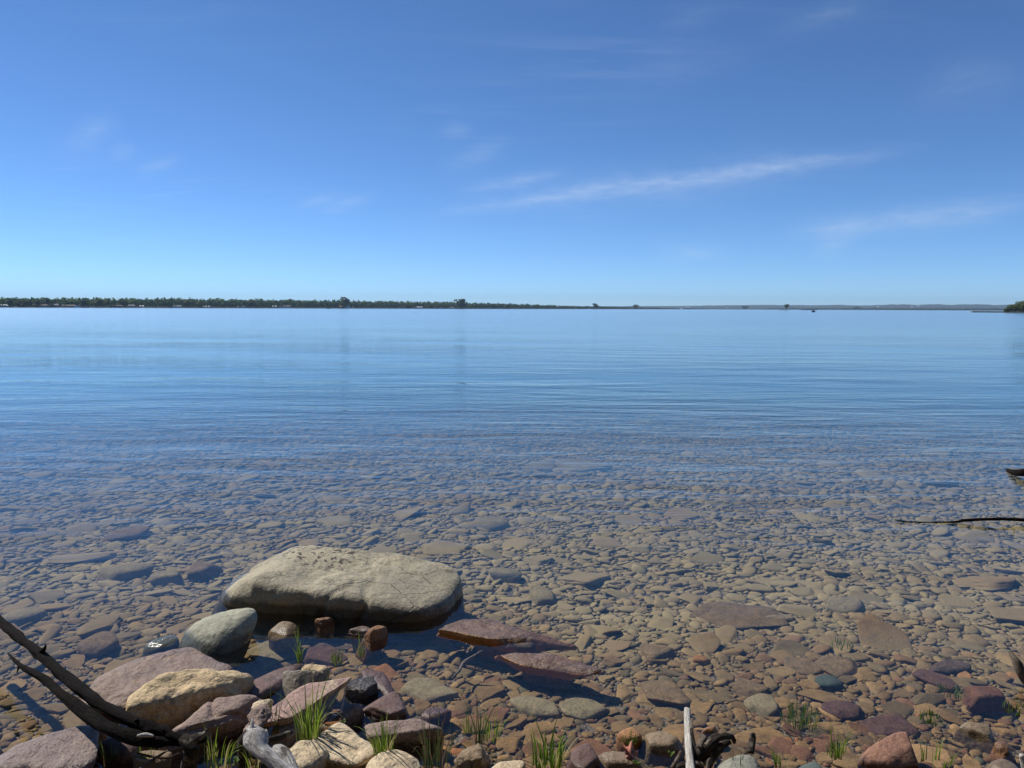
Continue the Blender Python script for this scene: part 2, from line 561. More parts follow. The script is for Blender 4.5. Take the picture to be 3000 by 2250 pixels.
# ------------------------------------------------------------------ water: one closed body
wrows = list(np.linspace(0.4, 15, 40)) + list(np.geomspace(16, 9600, 60))
wcols = np.linspace(-1, 1, 41)
whalf = lambda y: 6.5 + 1.2 * y
vt, ft = sheet(wrows, wcols, whalf, lambda x, y: 0.0)
vb, fb = sheet(wrows, wcols, whalf, lambda x, y: -11.0)
nv, nc, nr = len(vt), len(wcols), len(wrows)
fs = list(ft) + [tuple(reversed([i + nv for i in f])) for f in fb]
for j in range(nc - 1):
    fs.append((j + nv, j + 1 + nv, j + 1, j))
    a = (nr - 1) * nc + j
    fs.append((a, a + 1, a + 1 + nv, a + nv))
for i in range(nr - 1):
    a, c = i * nc, (i + 1) * nc
    fs.append((a, c, c + nv, a + nv))
    a, c = a + nc - 1, c + nc - 1
    fs.append((c, a, a + nv, c + nv))
m = bpy.data.materials.new('lake_water')
m.use_nodes = True
t = NT(m.node_tree)
t.n.clear()
g = t.add('ShaderNodeNewGeometry')
pos = g.outputs['Position']
s = t.add('ShaderNodeSeparateXYZ')
t.put(s.inputs[0], pos)
py_ = s.outputs[1]
calm = t.rng(t.noise(t.mapping(pos, scale=(0.05, 0.12, 1)), 1.0, 3), 0.35, 0.65, 0.45, 1.25)
near = t.rng(py_, 2.6, 7.0, 0.5, 1.0)
w1 = t.noise(t.mapping(pos, scale=(0.28, 0.95, 1), rot=(0, 0, rad(8))), 1.0, 2, 0.5, 0.3)
w2 = t.noise(t.mapping(pos, scale=(0.9, 3.2, 1), rot=(0, 0, rad(-10))), 1.0, 3, 0.55, 0.4)
w3 = t.noise(t.mapping(pos, scale=(3.5, 9.0, 1), rot=(0, 0, rad(16))), 1.0, 3, 0.55, 0.2)
h = t.math('ADD', t.math('MULTIPLY', w1, 0.040), t.math('ADD', t.math('MULTIPLY', w2, 0.017), t.math('MULTIPLY', w3, 0.0062)))
h = t.math('MULTIPLY', h, t.math('MULTIPLY', calm, t.math('MULTIPLY', near, t.rng(py_, 12, 90, 1.0, 0.14))))
bn = t.bump(h, 1.0, 1.0)
fr = t.add('ShaderNodeFresnel')
t.put(fr.inputs['IOR'], t.rng(g.outputs['Backfacing'], 0, 1, 1.333, 1 / 1.333, False))
t.put(fr.inputs['Normal'], bn)
gl = t.add('ShaderNodeBsdfGlossy')
t.put(gl.inputs['Roughness'], t.rng(py_, 10, 90, 0.03, 0.13))
gl.inputs['Color'].default_value = (1, 1, 1, 1)
t.put(gl.inputs['Normal'], bn)
tr = t.add('ShaderNodeBsdfTransparent')
mx = t.add('ShaderNodeMixShader')
t.put(mx.inputs[0], fr.outputs[0])
t.l.new(tr.outputs[0], mx.inputs[1])
t.l.new(gl.outputs[0], mx.inputs[2])
va = t.add('ShaderNodeVolumeAbsorption')
va.inputs['Color'].default_value = (.56, .59, .44, 1)
va.inputs['Density'].default_value = 0.30
o = t.add('ShaderNodeOutputMaterial')
t.l.new(mx.outputs[0], o.inputs['Surface'])
vsc = t.add('ShaderNodeVolumeScatter')
vsc.inputs['Color'].default_value = (.10, .50, 0.92, 1)
vsc.inputs['Density'].default_value = 0.08
vad = t.add('ShaderNodeAddShader')
t.l.new(va.outputs[0], vad.inputs[0])
t.l.new(vsc.outputs[0], vad.inputs[1])
t.l.new(vad.outputs[0], o.inputs['Volume'])
lake = tag(link('lake_water', mesh('lake_water', vt + vb, fs, m, False)), kind='structure')

# ------------------------------------------------------------------ far shore, hills, woods
SH = [(-900, 900, 900, 868), (-400, 1020, 898, 869), (0, 1150, 899.5, 870), (300, 1230, 900.5, 872), (500, 1300, 901.5, 872), (750, 1400, 903, 875),
      (950, 1480, 904, 878), (1180, 1570, 905.5, 881), (1340, 1640, 906.5, 884), (1500, 1750, 907.5, 888), (1650, 2050, 908, 893.5),
      (1800, 2500, 908.5, 897.5), (1900, 2900, 909, 899.5), (2000, 3400, 909, 903), (2080, 4000, 909, 904)]
SX = [q[0] for q in SH]
sh_dist = lambda px: float(np.interp(px, SX, [q[1] for q in SH]))
sh_top = lambda px: float(np.interp(px, SX, [q[3] for q in SH]))


def ground_at(px, dist):
    d = ray(px, 905)
    k = dist / math.hypot(d.x, d.y)
    return Vector((d.x * k, d.y * k, 0))


def tree_h(px, extra=0.0):
    D = sh_dist(px)
    wl = PD(px, 905, D)
    top = PD(px, sh_top(px), D)
    hor = 1.7
    base = 0.0
    return max(6.0, top.z - base)


M['shore'] = plain_mat('far_bank_grass', (.022, .030, .014), 0.9, 0.35, 0.05)


def strip(name, pxs, distf, offs, mat):
    vs, fs = [], []
    for px in pxs:
        for o_, z in offs:
            g_ = ground_at(px, distf(px) + o_)
            vs.append((g_.x, g_.y, z + (0.3 * mnoise.noise(Vector((px * .05, o_ * .03, 0))) if o_ > 0 else 0)))
    n = len(offs)
    for i in range(len(pxs) - 1):
        for j in range(n - 1):
            a = i * n + j
            fs.append((a, a + n, a + n + 1, a + 1))
    return tag(link(name, mesh(name, vs, fs, mat)), kind='structure')


strip('far_shore', list(range(-900, 2090, 15)), sh_dist, [(-6, -9), (0, 0.05), (4, 1.0), (60, 2.0), (300, 3.0), (700, 4.0)], M['shore'])
strip('distant_shore', list(range(1900, 4200, 20)), lambda px: 4600.0, [(-6, -9), (0, 0.1), (6, 1.2), (200, 3.0), (1200, 6.0)], M['shore'])

# hills: long wooded ridges behind the far shore
m, t, b = new_mat('wooded_hill')
g = t.add('ShaderNodeNewGeometry').outputs['Position']
t.put(b.inputs['Base Color'], t.mix(t.rng(t.noise(g, 0.012, 5, 0.65), 0.35, 0.65), (.016, .026, .018), (.030, .042, .024)))
b.inputs['Roughness'].default_value = 0.95
HILL = [(-1200, 903), (900, 902), (1500, 899), (1700, 897.5), (1950, 896.5), (2050, 895.2), (2250, 893), (2310, 893.6), (2380, 894.2), (2460, 893),
        (2520, 895), (2600, 892.6), (2640, 891.2), (2680, 893), (2740, 891.5), (2800, 892.8), (2860, 891), (2930, 893.5), (2970, 892), (3100, 893), (3500, 890), (4300, 893)]
vs, fs = [], []
hp = list(range(-1200, 4300, 8))
prof = [(0, 0.0), (500, 0.25), (1100, 0.6), (1700, 0.93), (2000, 1.0), (2600, 0.6), (3000, 0.2)]
for px in hp:
    top = PD(px, float(np.interp(px, [q[0] for q in HILL], [q[1] for q in HILL])), 8200.0).z
    top += 3.0 * mnoise.noise(Vector((px * .03, 0, 0))) + 1.5 * mnoise.noise(Vector((px * .21, 4, 0)))
    for o_, k in prof:
        g_ = ground_at(px, 6200 + o_)
        vs.append((g_.x, g_.y, 4 + max(6, top - 4) * k * (1 + 0.10 * mnoise.noise(Vector((px * .05, o_ * .004, 7))))))
n = len(prof)
for i in range(len(hp) - 1):
    for j in range(n - 1):
        a = i * n + j
        fs.append((a, a + n, a + n + 1, a + 1))
tag(link('hills', mesh('hills', vs, fs, m)), kind='structure')


def leaf_mat(name, cols, scale=0.25):
    m, t, b = new_mat(name)
    at = t.add('ShaderNodeAttribute', attribute_name='tint').outputs['Fac']
    col = t.ramp(at, cols)
    t.put(b.inputs['Base Color'], col)
    b.inputs['Roughness'].default_value = 0.75
    tl = t.add('ShaderNodeBsdfTranslucent')
    t.put(tl.inputs[0], t.mix(1.0, col, (1.1, 1.15, .8), 'MULTIPLY'))
    mx = t.add('ShaderNodeMixShader')
    mx.inputs[0].default_value = 0.45
    t.l.new(b.outputs[0], mx.inputs[1])
    t.l.new(tl.outputs[0], mx.inputs[2])
    t.l.new(mx.outputs[0], [n for n in t.n if n.type == 'OUTPUT_MATERIAL'][0].inputs[0])
    return m


M['wood_far'] = leaf_mat('far_wood_foliage', [(0, (.030, .062, .024)), (0.4, (.062, .112, .036)), (0.7, (.100, .158, .050)), (1, (.155, .205, .066))])
M['crown'] = leaf_mat('tree_foliage', [(0, (.040, .060, .018)), (0.5, (.080, .100, .030)), (1, (.120, .135, .045))])
M['crown_dark'] = leaf_mat('dark_conifer_foliage', [(0, (.012, .024, .014)), (1, (.028, .044, .022))])
M['trunk'] = plain_mat('tree_bark', (.085, .065, .048), 0.9, 0.3, 3.0)

I1 = ico(1)
I2 = ico(2)


def crown_geo(r, h, w, n, conifer=False, base=0.15, leaf=None):
    """leaf clumps spread through a crown's volume, over a small dark core"""
    V, Fc, T = [], [], []
    leaf = leaf or w * 0.30
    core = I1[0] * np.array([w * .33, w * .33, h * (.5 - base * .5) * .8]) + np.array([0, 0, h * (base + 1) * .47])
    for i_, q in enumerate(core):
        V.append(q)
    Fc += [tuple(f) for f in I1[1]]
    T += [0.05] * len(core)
    lobes = [(r.uniform(-.5, .5) * w, r.uniform(-.5, .5) * w, r.uniform(base + .2, .95) * h, r.uniform(.22, .42) * w) for _ in range(7)]
    for k in range(n):
        if conifer:
            z = base + (1 - base) * (1 - math.sqrt(r.random())) if r.random() < .8 else r.uniform(base, 1)
            rr = w * .5 * (1 - (z - base) / (1 - base)) * (0.5 + 0.5 * r.random()) + 0.02 * w
            a = r.uniform(0, 6.28)
            c = np.array([rr * math.cos(a), rr * math.sin(a), z * h])
            sc = leaf * (0.4 + 0.6 * (1 - z))
        else:
            lx, ly, lz, lr = r.choice(lobes)
            d = np.array([r.gauss(0, 1), r.gauss(0, 1), r.gauss(0, 1)])
            d /= np.linalg.norm(d)
            c = np.array([lx, ly, lz]) * np.array([.62, .62, 1]) + d * lr * r.uniform(.6, 1.0) * np.array([1, 1, .8])
            c[2] = min(max(c[2], base * h), h)
            sc = leaf
        e1 = np.array([r.gauss(0, 1), r.gauss(0, 1), r.gauss(0, .6)])
        e1 /= np.linalg.norm(e1)
        e2 = np.cross(e1, np.array([r.gauss(0, 1), r.gauss(0, 1), r.gauss(0, 1)]))
        e2 /= np.linalg.norm(e2) + 1e-9
        s_ = sc * r.uniform(.55, 1.1)
        b_ = len(V)
        V += [c + e1 * s_ * .5, c + e2 * s_ * .45, c - e1 * s_ * .5, c - e2 * s_ * .45]
        Fc.append((b_, b_ + 1, b_ + 2, b_ + 3))
        tt = r.random()
        T += [tt] * 4
    return np.array(V), Fc, np.array(T)


def set_tint(me, T):
    a = me.attributes.new('tint', 'FLOAT', 'POINT')
    a.data.foreach_set('value', np.asarray(T, dtype=np.float32))


# wood that reads as one mass
rnd = random.Random(11)
protos = [crown_geo(random.Random(100 + i), 1.0, 0.62 if i % 3 else 0.42, 46, conifer=(i % 3 == 0), base=0.0) for i in range(18)]


def forest(name, spots, label):
    V, Fc, T = [], [], []
    base = 0
    for (x, y, z, h, w) in spots:
        pv, pf, pt = protos[rnd.randrange(18)]
        a = rnd.uniform(0, 6.28)
        R = np.array([[math.cos(a), -math.sin(a), 0], [math.sin(a), math.cos(a), 0], [0, 0, 1]])
        q = (pv * np.array([w, w, h])) @ R.T + np.array([x, y, z])
        V.append(q)
        Fc += [tuple(i + base for i in f) for f in pf]
        sh = rnd.uniform(-.3, .35)
        T.append(np.clip(pt * .6 + .2 + sh, 0, 1))
        base += len(pv)
    me = mesh(name, np.concatenate(V), Fc, M['wood_far'], False)
    set_tint(me, np.concatenate(T))
    return tag(link(name, me), label, 'woodland', kind='stuff')


spots = []
for row, off in enumerate((3, 9, 17, 28, 42, 60, 84, 112)):
    px = -880.0
    while px < 2070:
        D = sh_dist(px) + off + rnd.uniform(-6, 6)
        g_ = ground_at(px + rnd.uniform(-2, 2), D)
        h_ = (PD(px, sh_top(px), D).z - 1.6) * (rnd.uniform(.14, .30) if row < 1 else rnd.uniform(.30, .62) if row < 2 else rnd.uniform(.55, .85) if row < 4 else rnd.uniform(.80, 1.0))
        h_ += max(0, rnd.gauss(0, .4))
        spots.append((g_.x, g_.y, 1.4, max(2.4, h_), max(4, h_) * rnd.uniform(.8, 1.25)))
        px += (6.5 if px > 1900 else 7.5) * rnd.uniform(.7, 1.3) * (1350.0 / max(D, 1350.0)) ** 0.6 * (1.5 if row < 1 else 1.0)
forest('far_woodland', spots, 'dark green belt of woods along the far left shore')
spots = []
for row, off in enumerate((25, 70, 130, 300)):
    px = 1960.0
    while px < 4100:
        D = 4600 + off
        g_ = ground_at(px, D)
        top = 902.0 + (px < 2250) * 1.5 + 1.0 * mnoise.noise(Vector((px * .012, 0, 2))) - (2300 < px < 2800) * .6
        h_ = max(5, (PD(px, top, D).z - 1.5)) * rnd.uniform(.75, 1.05)
        spots.append((g_.x, g_.y, 1.2, h_, h_ * rnd.uniform(1.2, 2.2)))
        px += rnd.uniform(4, 8)
forest('distant_woodland', spots, 'thin hazy line of distant woods below the blue hills')

# unseen woods added behind the viewpoint to block sky light on camera-facing sides
V, Fc, T = [], [], []
base = 0
for k in range(30):
    x = -36 + (k % 15) * 5.1 + rnd.uniform(-1.2, 1.2)
    y = (-8.5 if k < 15 else -14.0) + rnd.uniform(-1.2, 1.2)
    h_ = rnd.uniform(10, 14)
    pv, pf, pt = crown_geo(random.Random(900 + k), h_, h_ * .75, 420, base=.03, leaf=1.0)
    V.append(pv + np.array([x, y, zbed(x, y) - .2]))
    Fc += [tuple(i + base for i in f) for f in pf]
    T.append(pt * .8)
    base += len(pv)
me = mesh('added_woodland', np.concatenate(V), Fc, M['wood_far'], False)
set_tint(me, np.concatenate(T))
tag(link('added_woodland', me), 'unseen leafy woods added on the bank behind the viewpoint to cut sky light', 'woodland', kind='stuff')

# ------------------------------------------------------------------ haze: real air round camera and scene
m = bpy.data.materials.new('air_haze')
m.use_nodes = True
t = NT(m.node_tree)
t.n.clear()
pvn = t.add('ShaderNodeVolumePrincipled')
pvn.inputs['Color'].default_value = (.52, .75, 1.0, 1)
pvn.inputs['Density'].default_value = 8.0e-5
pvn.inputs['Anisotropy'].default_value = 0.1
o = t.add('ShaderNodeOutputMaterial')
t.l.new(pvn.outputs[0], o.inputs['Volume'])
hz = MB()
hz.box((0, 4800, 70), (29000, 10400, 170))
haze = hz.build('haze', m)
tag(haze, kind='stuff')

# ------------------------------------------------------------------ shore rocks (each one a thing)
ROCK_XY = []


def rock(name, label, cat, A, B, zA, zB, width, thick, mat, seed, roll=0.0, p=10.0, level=5, amp=0.012, freq=7.0,
         nside=6, angular=0.25, ridge=0.0, strata=0.0, planes=None, group=None, strata_f=60.0, perch=False):
    """A, B: photograph points on the two ends of the top's long axis, at heights zA and zB"""
    if zA < 0 and zB < 0:           # lies on the bed: take the height of the bed there
        for _ in range(4):
            a, b_ = P(*A, zA), P(*B, zB)
            zA, zB = (min(zbed(q.x, q.y) + thick * .62, -.008) for q in (a, b_))
    a, b_ = P(*A, zA), P(*B, zB)
    if not perch and (zA >= 0 or zB >= 0):
        c = (a + b_) / 2
        thick = max(thick, c.z - zbed(c.x, c.y) + .03)
    ax = b_ - a
    L = ax.length
    ux = ax.normalized()
    uy = Vector((0, 0, 1)).cross(ux).normalized()
    uz = ux.cross(uy)
    R = Matrix((ux, uy, uz)).transposed() @ Matrix.Rotation(rad(roll), 3, 'X')
    X, Fc = rock_shape(level, seed, p, nside, planes, angular)
    X = X * np.array([L / 2, width / 2, thick / 2])
    me = mesh(name, X, Fc, M[mat])
    displace(me, amp, freq, seed, 5 if level >= 5 else 3, ridge=ridge, ridge_f=5.0, strata=strata, strata_f=strata_f)
    o = link(name, me)
    ctr = (a + b_) / 2 - (R @ Vector((0, 0, 1))) * thick * 0.47
    o.matrix_world = Matrix.Translation(ctr) @ R.to_4x4()
    ROCK_XY.append((ctr.x, ctr.y, max(L, width) / 2))
    return tag(o, label, cat, group)


# the big boulder: planes in metres about its centre on the water line
V, Fc = ico(6)
bp = [((.10, -.06, 1), .166), ((.02, .5, .75), .28), ((0, -1, -.40), .38), ((.05, -1, .22), .415), ((.15, 1, .25), .36), ((1, .0, -.08), .75), ((.85, -.6, -.1), .74),
      ((.8, .6, .2), .68), ((-1, .05, .36), .70), ((-.7, -.75, .30), .62), ((-.55, .8, .35), .56), ((0, 0, -1), .26), ((.9, -.2, .6), .74), ((-.42, 0, 1), .305)]
X = pnorm(V, bp, 12)
me = mesh('boulder', X, Fc, M['boulder'])
displace(me, 0.030, 2.6, 5, 6, ridge=0.055, ridge_f=3.6)
boulder = link('boulder', me)
boulder.location = P(990, 1745, 0.0) + Vector((0, 0.10, 0))
boulder.rotation_euler = (0, 0, rad(-11))
tag(boulder, 'largest long tan-grey boulder with dark lichen spots, standing in the shallows', 'boulder')
ROCK_XY.append((boulder.location.x, boulder.location.y, .55))

rock('rounded_rock', 'smooth rounded grey-green rock with wet black foot, left of the largest boulder', 'rock', (500, 1848), (752, 1795), .10, .135, .30, .30, 'green', 21, roll=2, p=3.4, level=6, amp=.008, freq=6)
rock('awash_stone', 'dark wet stone awash at the left foot of the grey-green rock', 'rock', (405, 1880), (520, 1872), .004, .012, .18, .12, 'green', 22, p=4.5, level=5, amp=.008)
rock('flat_rock', 'broad flat purple-brown slab behind the ochre boulder and driftwood fork', 'rock', (225, 2030), (670, 1925), .075, .085, .40, .20, 'purple', 33, roll=7, p=18, level=6, amp=.010, angular=.2, ridge=.016, strata=.008, nside=5)
rock('ochre_boulder', 'long ochre boulder with rough dark front lying against purple slab', 'boulder', (365, 2075), (752, 1935), .13, .165, .23, .34, 'ochre', 48, roll=12, p=12, level=6, amp=.018, freq=8, ridge=.03, angular=.12, nside=5, strata=.006)
rock('grainy_slab', 'grainy pinkish-grey flat slab in the bottom left corner', 'rock', (-40, 2205), (292, 2192), .085, .085, .29, .15, 'grainy', 52, roll=3, p=12, level=6, amp=.008, freq=9, angular=.2)
rock('corner_slab', 'grey wet slab cut by the left edge beside the grainy slab', 'rock', (-160, 2230), (25, 2150), .035, .03, .25, .10, 'grainy', 57, p=12, amp=.006)
rock('small_rock', 'small glistening reddish rock under the driftwood fork', 'rock', (283, 2170), (405, 2185), .05, .05, .10, .09, 'maroon', 61, roll=8, p=8, amp=.006, ridge=.01)
rock('small_rock', 'orange pebble rock just behind the driftwood fork', 'rock', (272, 2145), (318, 2132), .05, .04, .05, .06, 'rust', 62, p=8, level=4, amp=.004)
rock('flat_stone', 'brown flat stone lying between driftwood and twigs', 'rock', (390, 2205), (500, 2215), .04, .04, .09, .05, 'brown', 63, p=10, level=4, amp=.004)
rock('layered_slab', 'long layered grey-purple slab with crumbled edge in front of ochre boulder', 'rock', (470, 2152), (862, 1992), .09, .105, .17, .15, 'layer', 71, roll=8, p=20, level=6, amp=.009, freq=9, strata=.018, ridge=.02, nside=4, angular=.1)
rock('sloping_slab', 'wet dark maroon slab sloping into the water behind layered slab', 'rock', (590, 2080), (900, 1935), .035, .0, .20, .08, 'maroon', 73, roll=-8, p=13, amp=.006, strata=.006)
rock('pink_slab', 'long pink-purple slab tilted up, its end over the water', 'rock', (752, 2122), (1002, 1968), .12, .165, .135, .06, 'pink', 75, roll=10, p=22, level=6, amp=.006, freq=8, strata=.012, strata_f=110, nside=4, angular=.08, perch=True)
rock('pink_slab', 'thin dark-edged slab jutting out beneath the pink slab', 'rock', (800, 2145), (1026, 1990), .075, .12, .13, .07, 'layer', 77, roll=12, p=20, level=5, amp=.006, strata=.010, nside=4, angular=.1, perch=True)
rock('crumbled_rock', 'jagged crumbled rock chunk between the layered slab and pink slab', 'rock', (742, 2120), (800, 2055), .13, .13, .07, .12, 'layer', 79, roll=20, p=16, level=5, amp=.016, freq=16, strata=.012, perch=True)
rock('crumbled_rock', 'small pale broken flake on the layered slab beside the crumbled chunk', 'rock', (735, 2075), (800, 2040), .14, .135, .05, .05, 'tan', 80, roll=10, p=16, level=4, amp=.008, freq=18, perch=True)
rock('grey_block', 'squared grey stone block with white patches behind the pink slab', 'rock', (822, 1968), (975, 1972), .105, .10, .09, .13, 'greyblock', 83, roll=-14, p=18, level=5, amp=.006, nside=4, angular=.08)
rock('small_rock', 'small tan pointed rock behind the squared grey block', 'rock', (885, 1945), (965, 1962), .085, .06, .07, .10, 'ochre', 85, roll=10, p=8, level=4, amp=.008, freq=14)
rock('wet_slab', 'black slab glittering in the sun at the end of pink slab', 'rock', (985, 2005), (1108, 2000), .045, .05, .13, .07, 'wetdark', 91, roll=6, p=16, level=5, amp=.004, freq=20, nside=5)
rock('wet_slab', 'reddish wet slab reaching into water beside the glittering black slab', 'rock', (1085, 1955), (1145, 2025), .0, .03, .12, .05, 'maroon', 93, p=16, level=5, amp=.004, strata=.004)
rock('square_slab', 'squarish maroon slab in shallow water above the brown ledge', 'rock', (1060, 2070), (1215, 2045), .035, .03, .17, .07, 'maroon', 95, roll=4, p=16, level=5, amp=.006, strata=.006, nside=5)
rock('mossy_rock', 'small narrow rock leaning up in the dark pool below pink slab', 'rock', (985, 2105), (1050, 2050), .04, .07, .06, .08, 'layer', 97, p=12, level=4, amp=.008)
rock('ledge_rock', 'brown ledge-like slab with black undercut front behind grass tufts', 'rock', (1070, 2125), (1300, 2112), .075, .07, .13, .16, 'layer', 101, roll=6, p=16, level=5, amp=.008, strata=.010, nside=5)
rock('tan_block', 'tan cracked block with shaded ledges between two grass tufts', 'rock', (915, 2150), (1105, 2190), .10, .10, .17, .15, 'tan', 103, roll=8, p=15, level=6, amp=.010, strata=.016, nside=5, strata_f=80)
rock('round_rock', 'rounded tan rock beside the weathered grey driftwood', 'rock', (822, 2205), (958, 2205), .11, .11, .14, .17, 'tan', 105, roll=10, p=5, level=5, amp=.008)
rock('pale_rock', 'pale cream flat-topped rock at the bottom edge among grass', 'rock', (1075, 2250), (1238, 2218), .10, .10, .17, .15, 'tan', 107, roll=10, p=10, level=5, amp=.008, angular=.3)
rock('porous_rock', 'small knobbly brown rock glistening in front of the thin reeds', 'rock', (1332, 2205), (1440, 2200), .05, .05, .10, .09, 'brown', 109, roll=8, p=6, level=5, amp=.014, freq=22)
rock('tan_slab', 'beige flat slab at the bottom edge next to bright grass', 'rock', (1425, 2250), (1540, 2235), .04, .04, .10, .06, 'tan', 111, p=14, level=4, amp=.004)
rock('ledge_rock', 'rust-edged brown slab breaking the surface right of largest boulder', 'rock', (1298, 1814), (1690, 1874), .020, .003, .32, .07, 'slabwet', 121, roll=-3, p=20, level=6, amp=.010, freq=9, strata=.008, strata_f=45, nside=4, angular=.2, perch=True)
rock('ledge_rock', 'low wet maroon slab awash beside the rust-edged slab', 'rock', (1450, 1900), (1762, 1954), .012, .002, .20, .06, 'slabwet', 123, roll=-2, p=14, level=6, amp=.010, freq=10, strata=.005, strata_f=45, nside=5, angular=.3, perch=True)
rock('prop_stone', 'sunken dark stone propping up the rust-edged slab from beneath', 'rock', (1400, 1855), (1580, 1877), .0, .0, .16, .12, 'brown', 125, p=10, level=4, amp=.006)
rock('prop_stone', 'sunken dark stone propping up the low wet maroon slab', 'rock', (1530, 1928), (1680, 1948), .0, .0, .10, .12, 'brown', 126, p=10, level=4, amp=.006)
rock('stone_point', 'small upright triangular stone in the shadow of the largest boulder', 'rock', (1085, 1838), (1148, 1838), .075, .03, .10, .13, 'rust', 127, roll=18, p=16, level=4, amp=.008, nside=4)
rock('awash_stone', 'narrow wet stone awash next to the upright triangular stone', 'rock', (1025, 1838), (1100, 1845), .012, .012, .07, .05, 'maroon', 128, p=12, level=4, amp=.008)
rock('awash_stone', 'small stone awash at the foot of largest boulder', 'rock', (920, 1812), (980, 1808), .01, .01, .08, .06, 'rust', 129, p=10, level=4, amp=.008)
rock('pool_stone', 'reddish-brown block in the pool right of the grey-green rock', 'rock', (780, 1842), (878, 1838), .012, .01, .17, .10, 'brown', 131, roll=8, p=10, level=5, amp=.006)
rock('pool_slab', 'smooth olive-brown slab under water beside the ochre boulder', 'rock', (722, 1915), (882, 1890), -.03, -.03, .30, .06, 'olive', 133, p=14, level=5, amp=.004, nside=5)
rock('pool_slab', 'dark flat slab under water around the first water grass', 'rock', (880, 1900), (1015, 1925), -.035, -.035, .17, .05, 'maroon', 135, p=14, level=5, amp=.004, nside=5)
rock('pool_slab', 'grey-brown slab under water between the two water grasses', 'rock', (900, 1872), (1060, 1885), -.035, -.035, .22, .05, 'layer', 137, p=14, level=5, amp=.005, nside=6)
rock('submerged_slab', 'pointed dark slab under water right of the squarish maroon slab', 'rock', (1180, 1985), (1310, 2045), -.03, -.025, .19, .05, 'olive', 141, p=16, level=5, amp=.004, nside=5)
rock('submerged_slab', 'maroon flat stone at the waterline right of the brown ledge', 'rock', (1205, 2100), (1320, 2075), .008, .0, .12, .05, 'maroon', 143, p=14, level=4, amp=.004)
rock('submerged_slab', 'large square purple-brown slab under water on the right, above thin tan stone', 'rock', (2025, 1800), (2290, 1790), -.035, -.035, .42, .07, 'brown', 151, p=16, level=5, amp=.006, nside=5)
rock('thin_stone', 'thin pale tan stone under water below the large square slab', 'rock', (2222, 1806), (2335, 1803), -.02, -.02, .09, .06, 'tan', 153, p=12, level=4, amp=.004)
rock('submerged_slab', 'brown wedge-shaped stone under water right of the rust-edged slab', 'rock', (1860, 1890), (1965, 1915), -.045, -.04, .24, .07, 'brown', 155, p=14, level=4, amp=.005, nside=4)
rock('submerged_slab', 'dark grey-brown slab under water above the white post', 'rock', (1865, 1990), (2020, 2050), -.03, -.025, .20, .07, 'brown', 157, p=14, level=5, amp=.004, nside=5)
rock('submerged_slab', 'long olive-brown slab under water in front of rust-edged slab', 'rock', (1500, 2040), (1655, 2085), -.02, -.015, .15, .06, 'olive', 159, p=12, level=4, amp=.005)
rock('submerged_slab', 'broad brown slab under water left of the dark grey-brown slab', 'rock', (1640, 2070), (1800, 2060), -.015, -.015, .18, .06, 'olive', 160, p=12, level=4, amp=.005)
rock('orange_stone', 'bright orange round stone under water on the right, nearest dark slab', 'rock', (2030, 1925), (2082, 1925), -.03, -.03, .08, .06, 'orange', 161, p=6, level=4, amp=.003)
rock('orange_stone', 'squarish orange-brown stone at the waterline left of the white post', 'rock', (1803, 2145), (1885, 2140), .03, .03, .08, .06, 'orange', 163, roll=6, p=8, level=4, amp=.004)
rock('orange_stone', 'small elongated orange stone right of the white post', 'rock', (2045, 2135), (2105, 2128), .012, .012, .045, .04, 'orange', 164, p=7, level=4, amp=.003)
rock('flat_rock', 'large flat tan-brown stone just left of the white post', 'rock', (1880, 2160), (2010, 2165), .03, .03, .15, .06, 'brown', 165, roll=8, p=13, level=5, amp=.005, nside=5)
rock('layered_stone', 'dark purple layered stone at the waterline right of bright grass', 'rock', (1655, 2205), (1770, 2215), .045, .035, .12, .06, 'maroon', 167, roll=8, p=14, level=5, amp=.006, strata=.008)
rock('flat_rock', 'long flat brown stone left of the red leaf', 'rock', (1735, 2205), (1890, 2215), .02, .02, .12, .05, 'brown', 168, p=12, level=4, amp=.005)
rock('grey_rock', 'smooth pale grey-green rock at the bottom edge right of black root', 'rock', (2100, 2248), (2240, 2250), .085, .075, .17, .14, 'grey', 171, roll=6, p=5, level=5, amp=.005)
rock('teal_stone', 'blue-green stone at the bottom edge between grey rock and red rock', 'rock', (2330, 2248), (2408, 2246), .04, .04, .09, .07, 'teal', 173, p=7, level=4, amp=.003)
rock('red_rock', 'large pink-red wedge rock with black shaded side near bottom right', 'rock', (2512, 2200), (2706, 2172), .05, .075, .13, .10, 'red', 175, roll=8, p=17, level=5, amp=.005, nside=5)
rock('triangular_rock', 'triangular tan-brown slab tilted in the shallows at lower right', 'rock', (2785, 2128), (2935, 2138), .015, .03, .16, .07, 'brown', 177, roll=9, p=17, level=5, amp=.006, nside=3, angular=.1)
rock('submerged_slab', 'broad brown leaf-shaped slab under water on the right', 'rock', (2400, 1925), (2512, 1965), -.035, -.03, .24, .05, 'brown', 181, p=12, level=4, amp=.005, nside=5)
rock('submerged_slab', 'dark slab under water left of the leaf-shaped slab', 'rock', (2290, 1935), (2410, 1955), -.035, -.035, .17, .05, 'brown', 182, p=12, level=4, amp=.005)
rock('teal_stone', 'blue-green stone under water below the leaf-shaped slab', 'rock', (2378, 1982), (2470, 1995), -.02, -.02, .11, .07, 'teal', 183, p=8, level=4, amp=.004)
rock('red_slab', 'large reddish slab just under the surface near the right edge', 'rock', (2815, 1995), (2960, 2045), -.01, .0, .25, .09, 'red', 185, p=14, level=5, amp=.006, nside=5)
rock('red_slab', 'narrow reddish slab under water left of the large reddish slab', 'rock', (2690, 1955), (2800, 2015), -.02, -.02, .15, .06, 'maroon', 186, p=12, level=4, amp=.005)
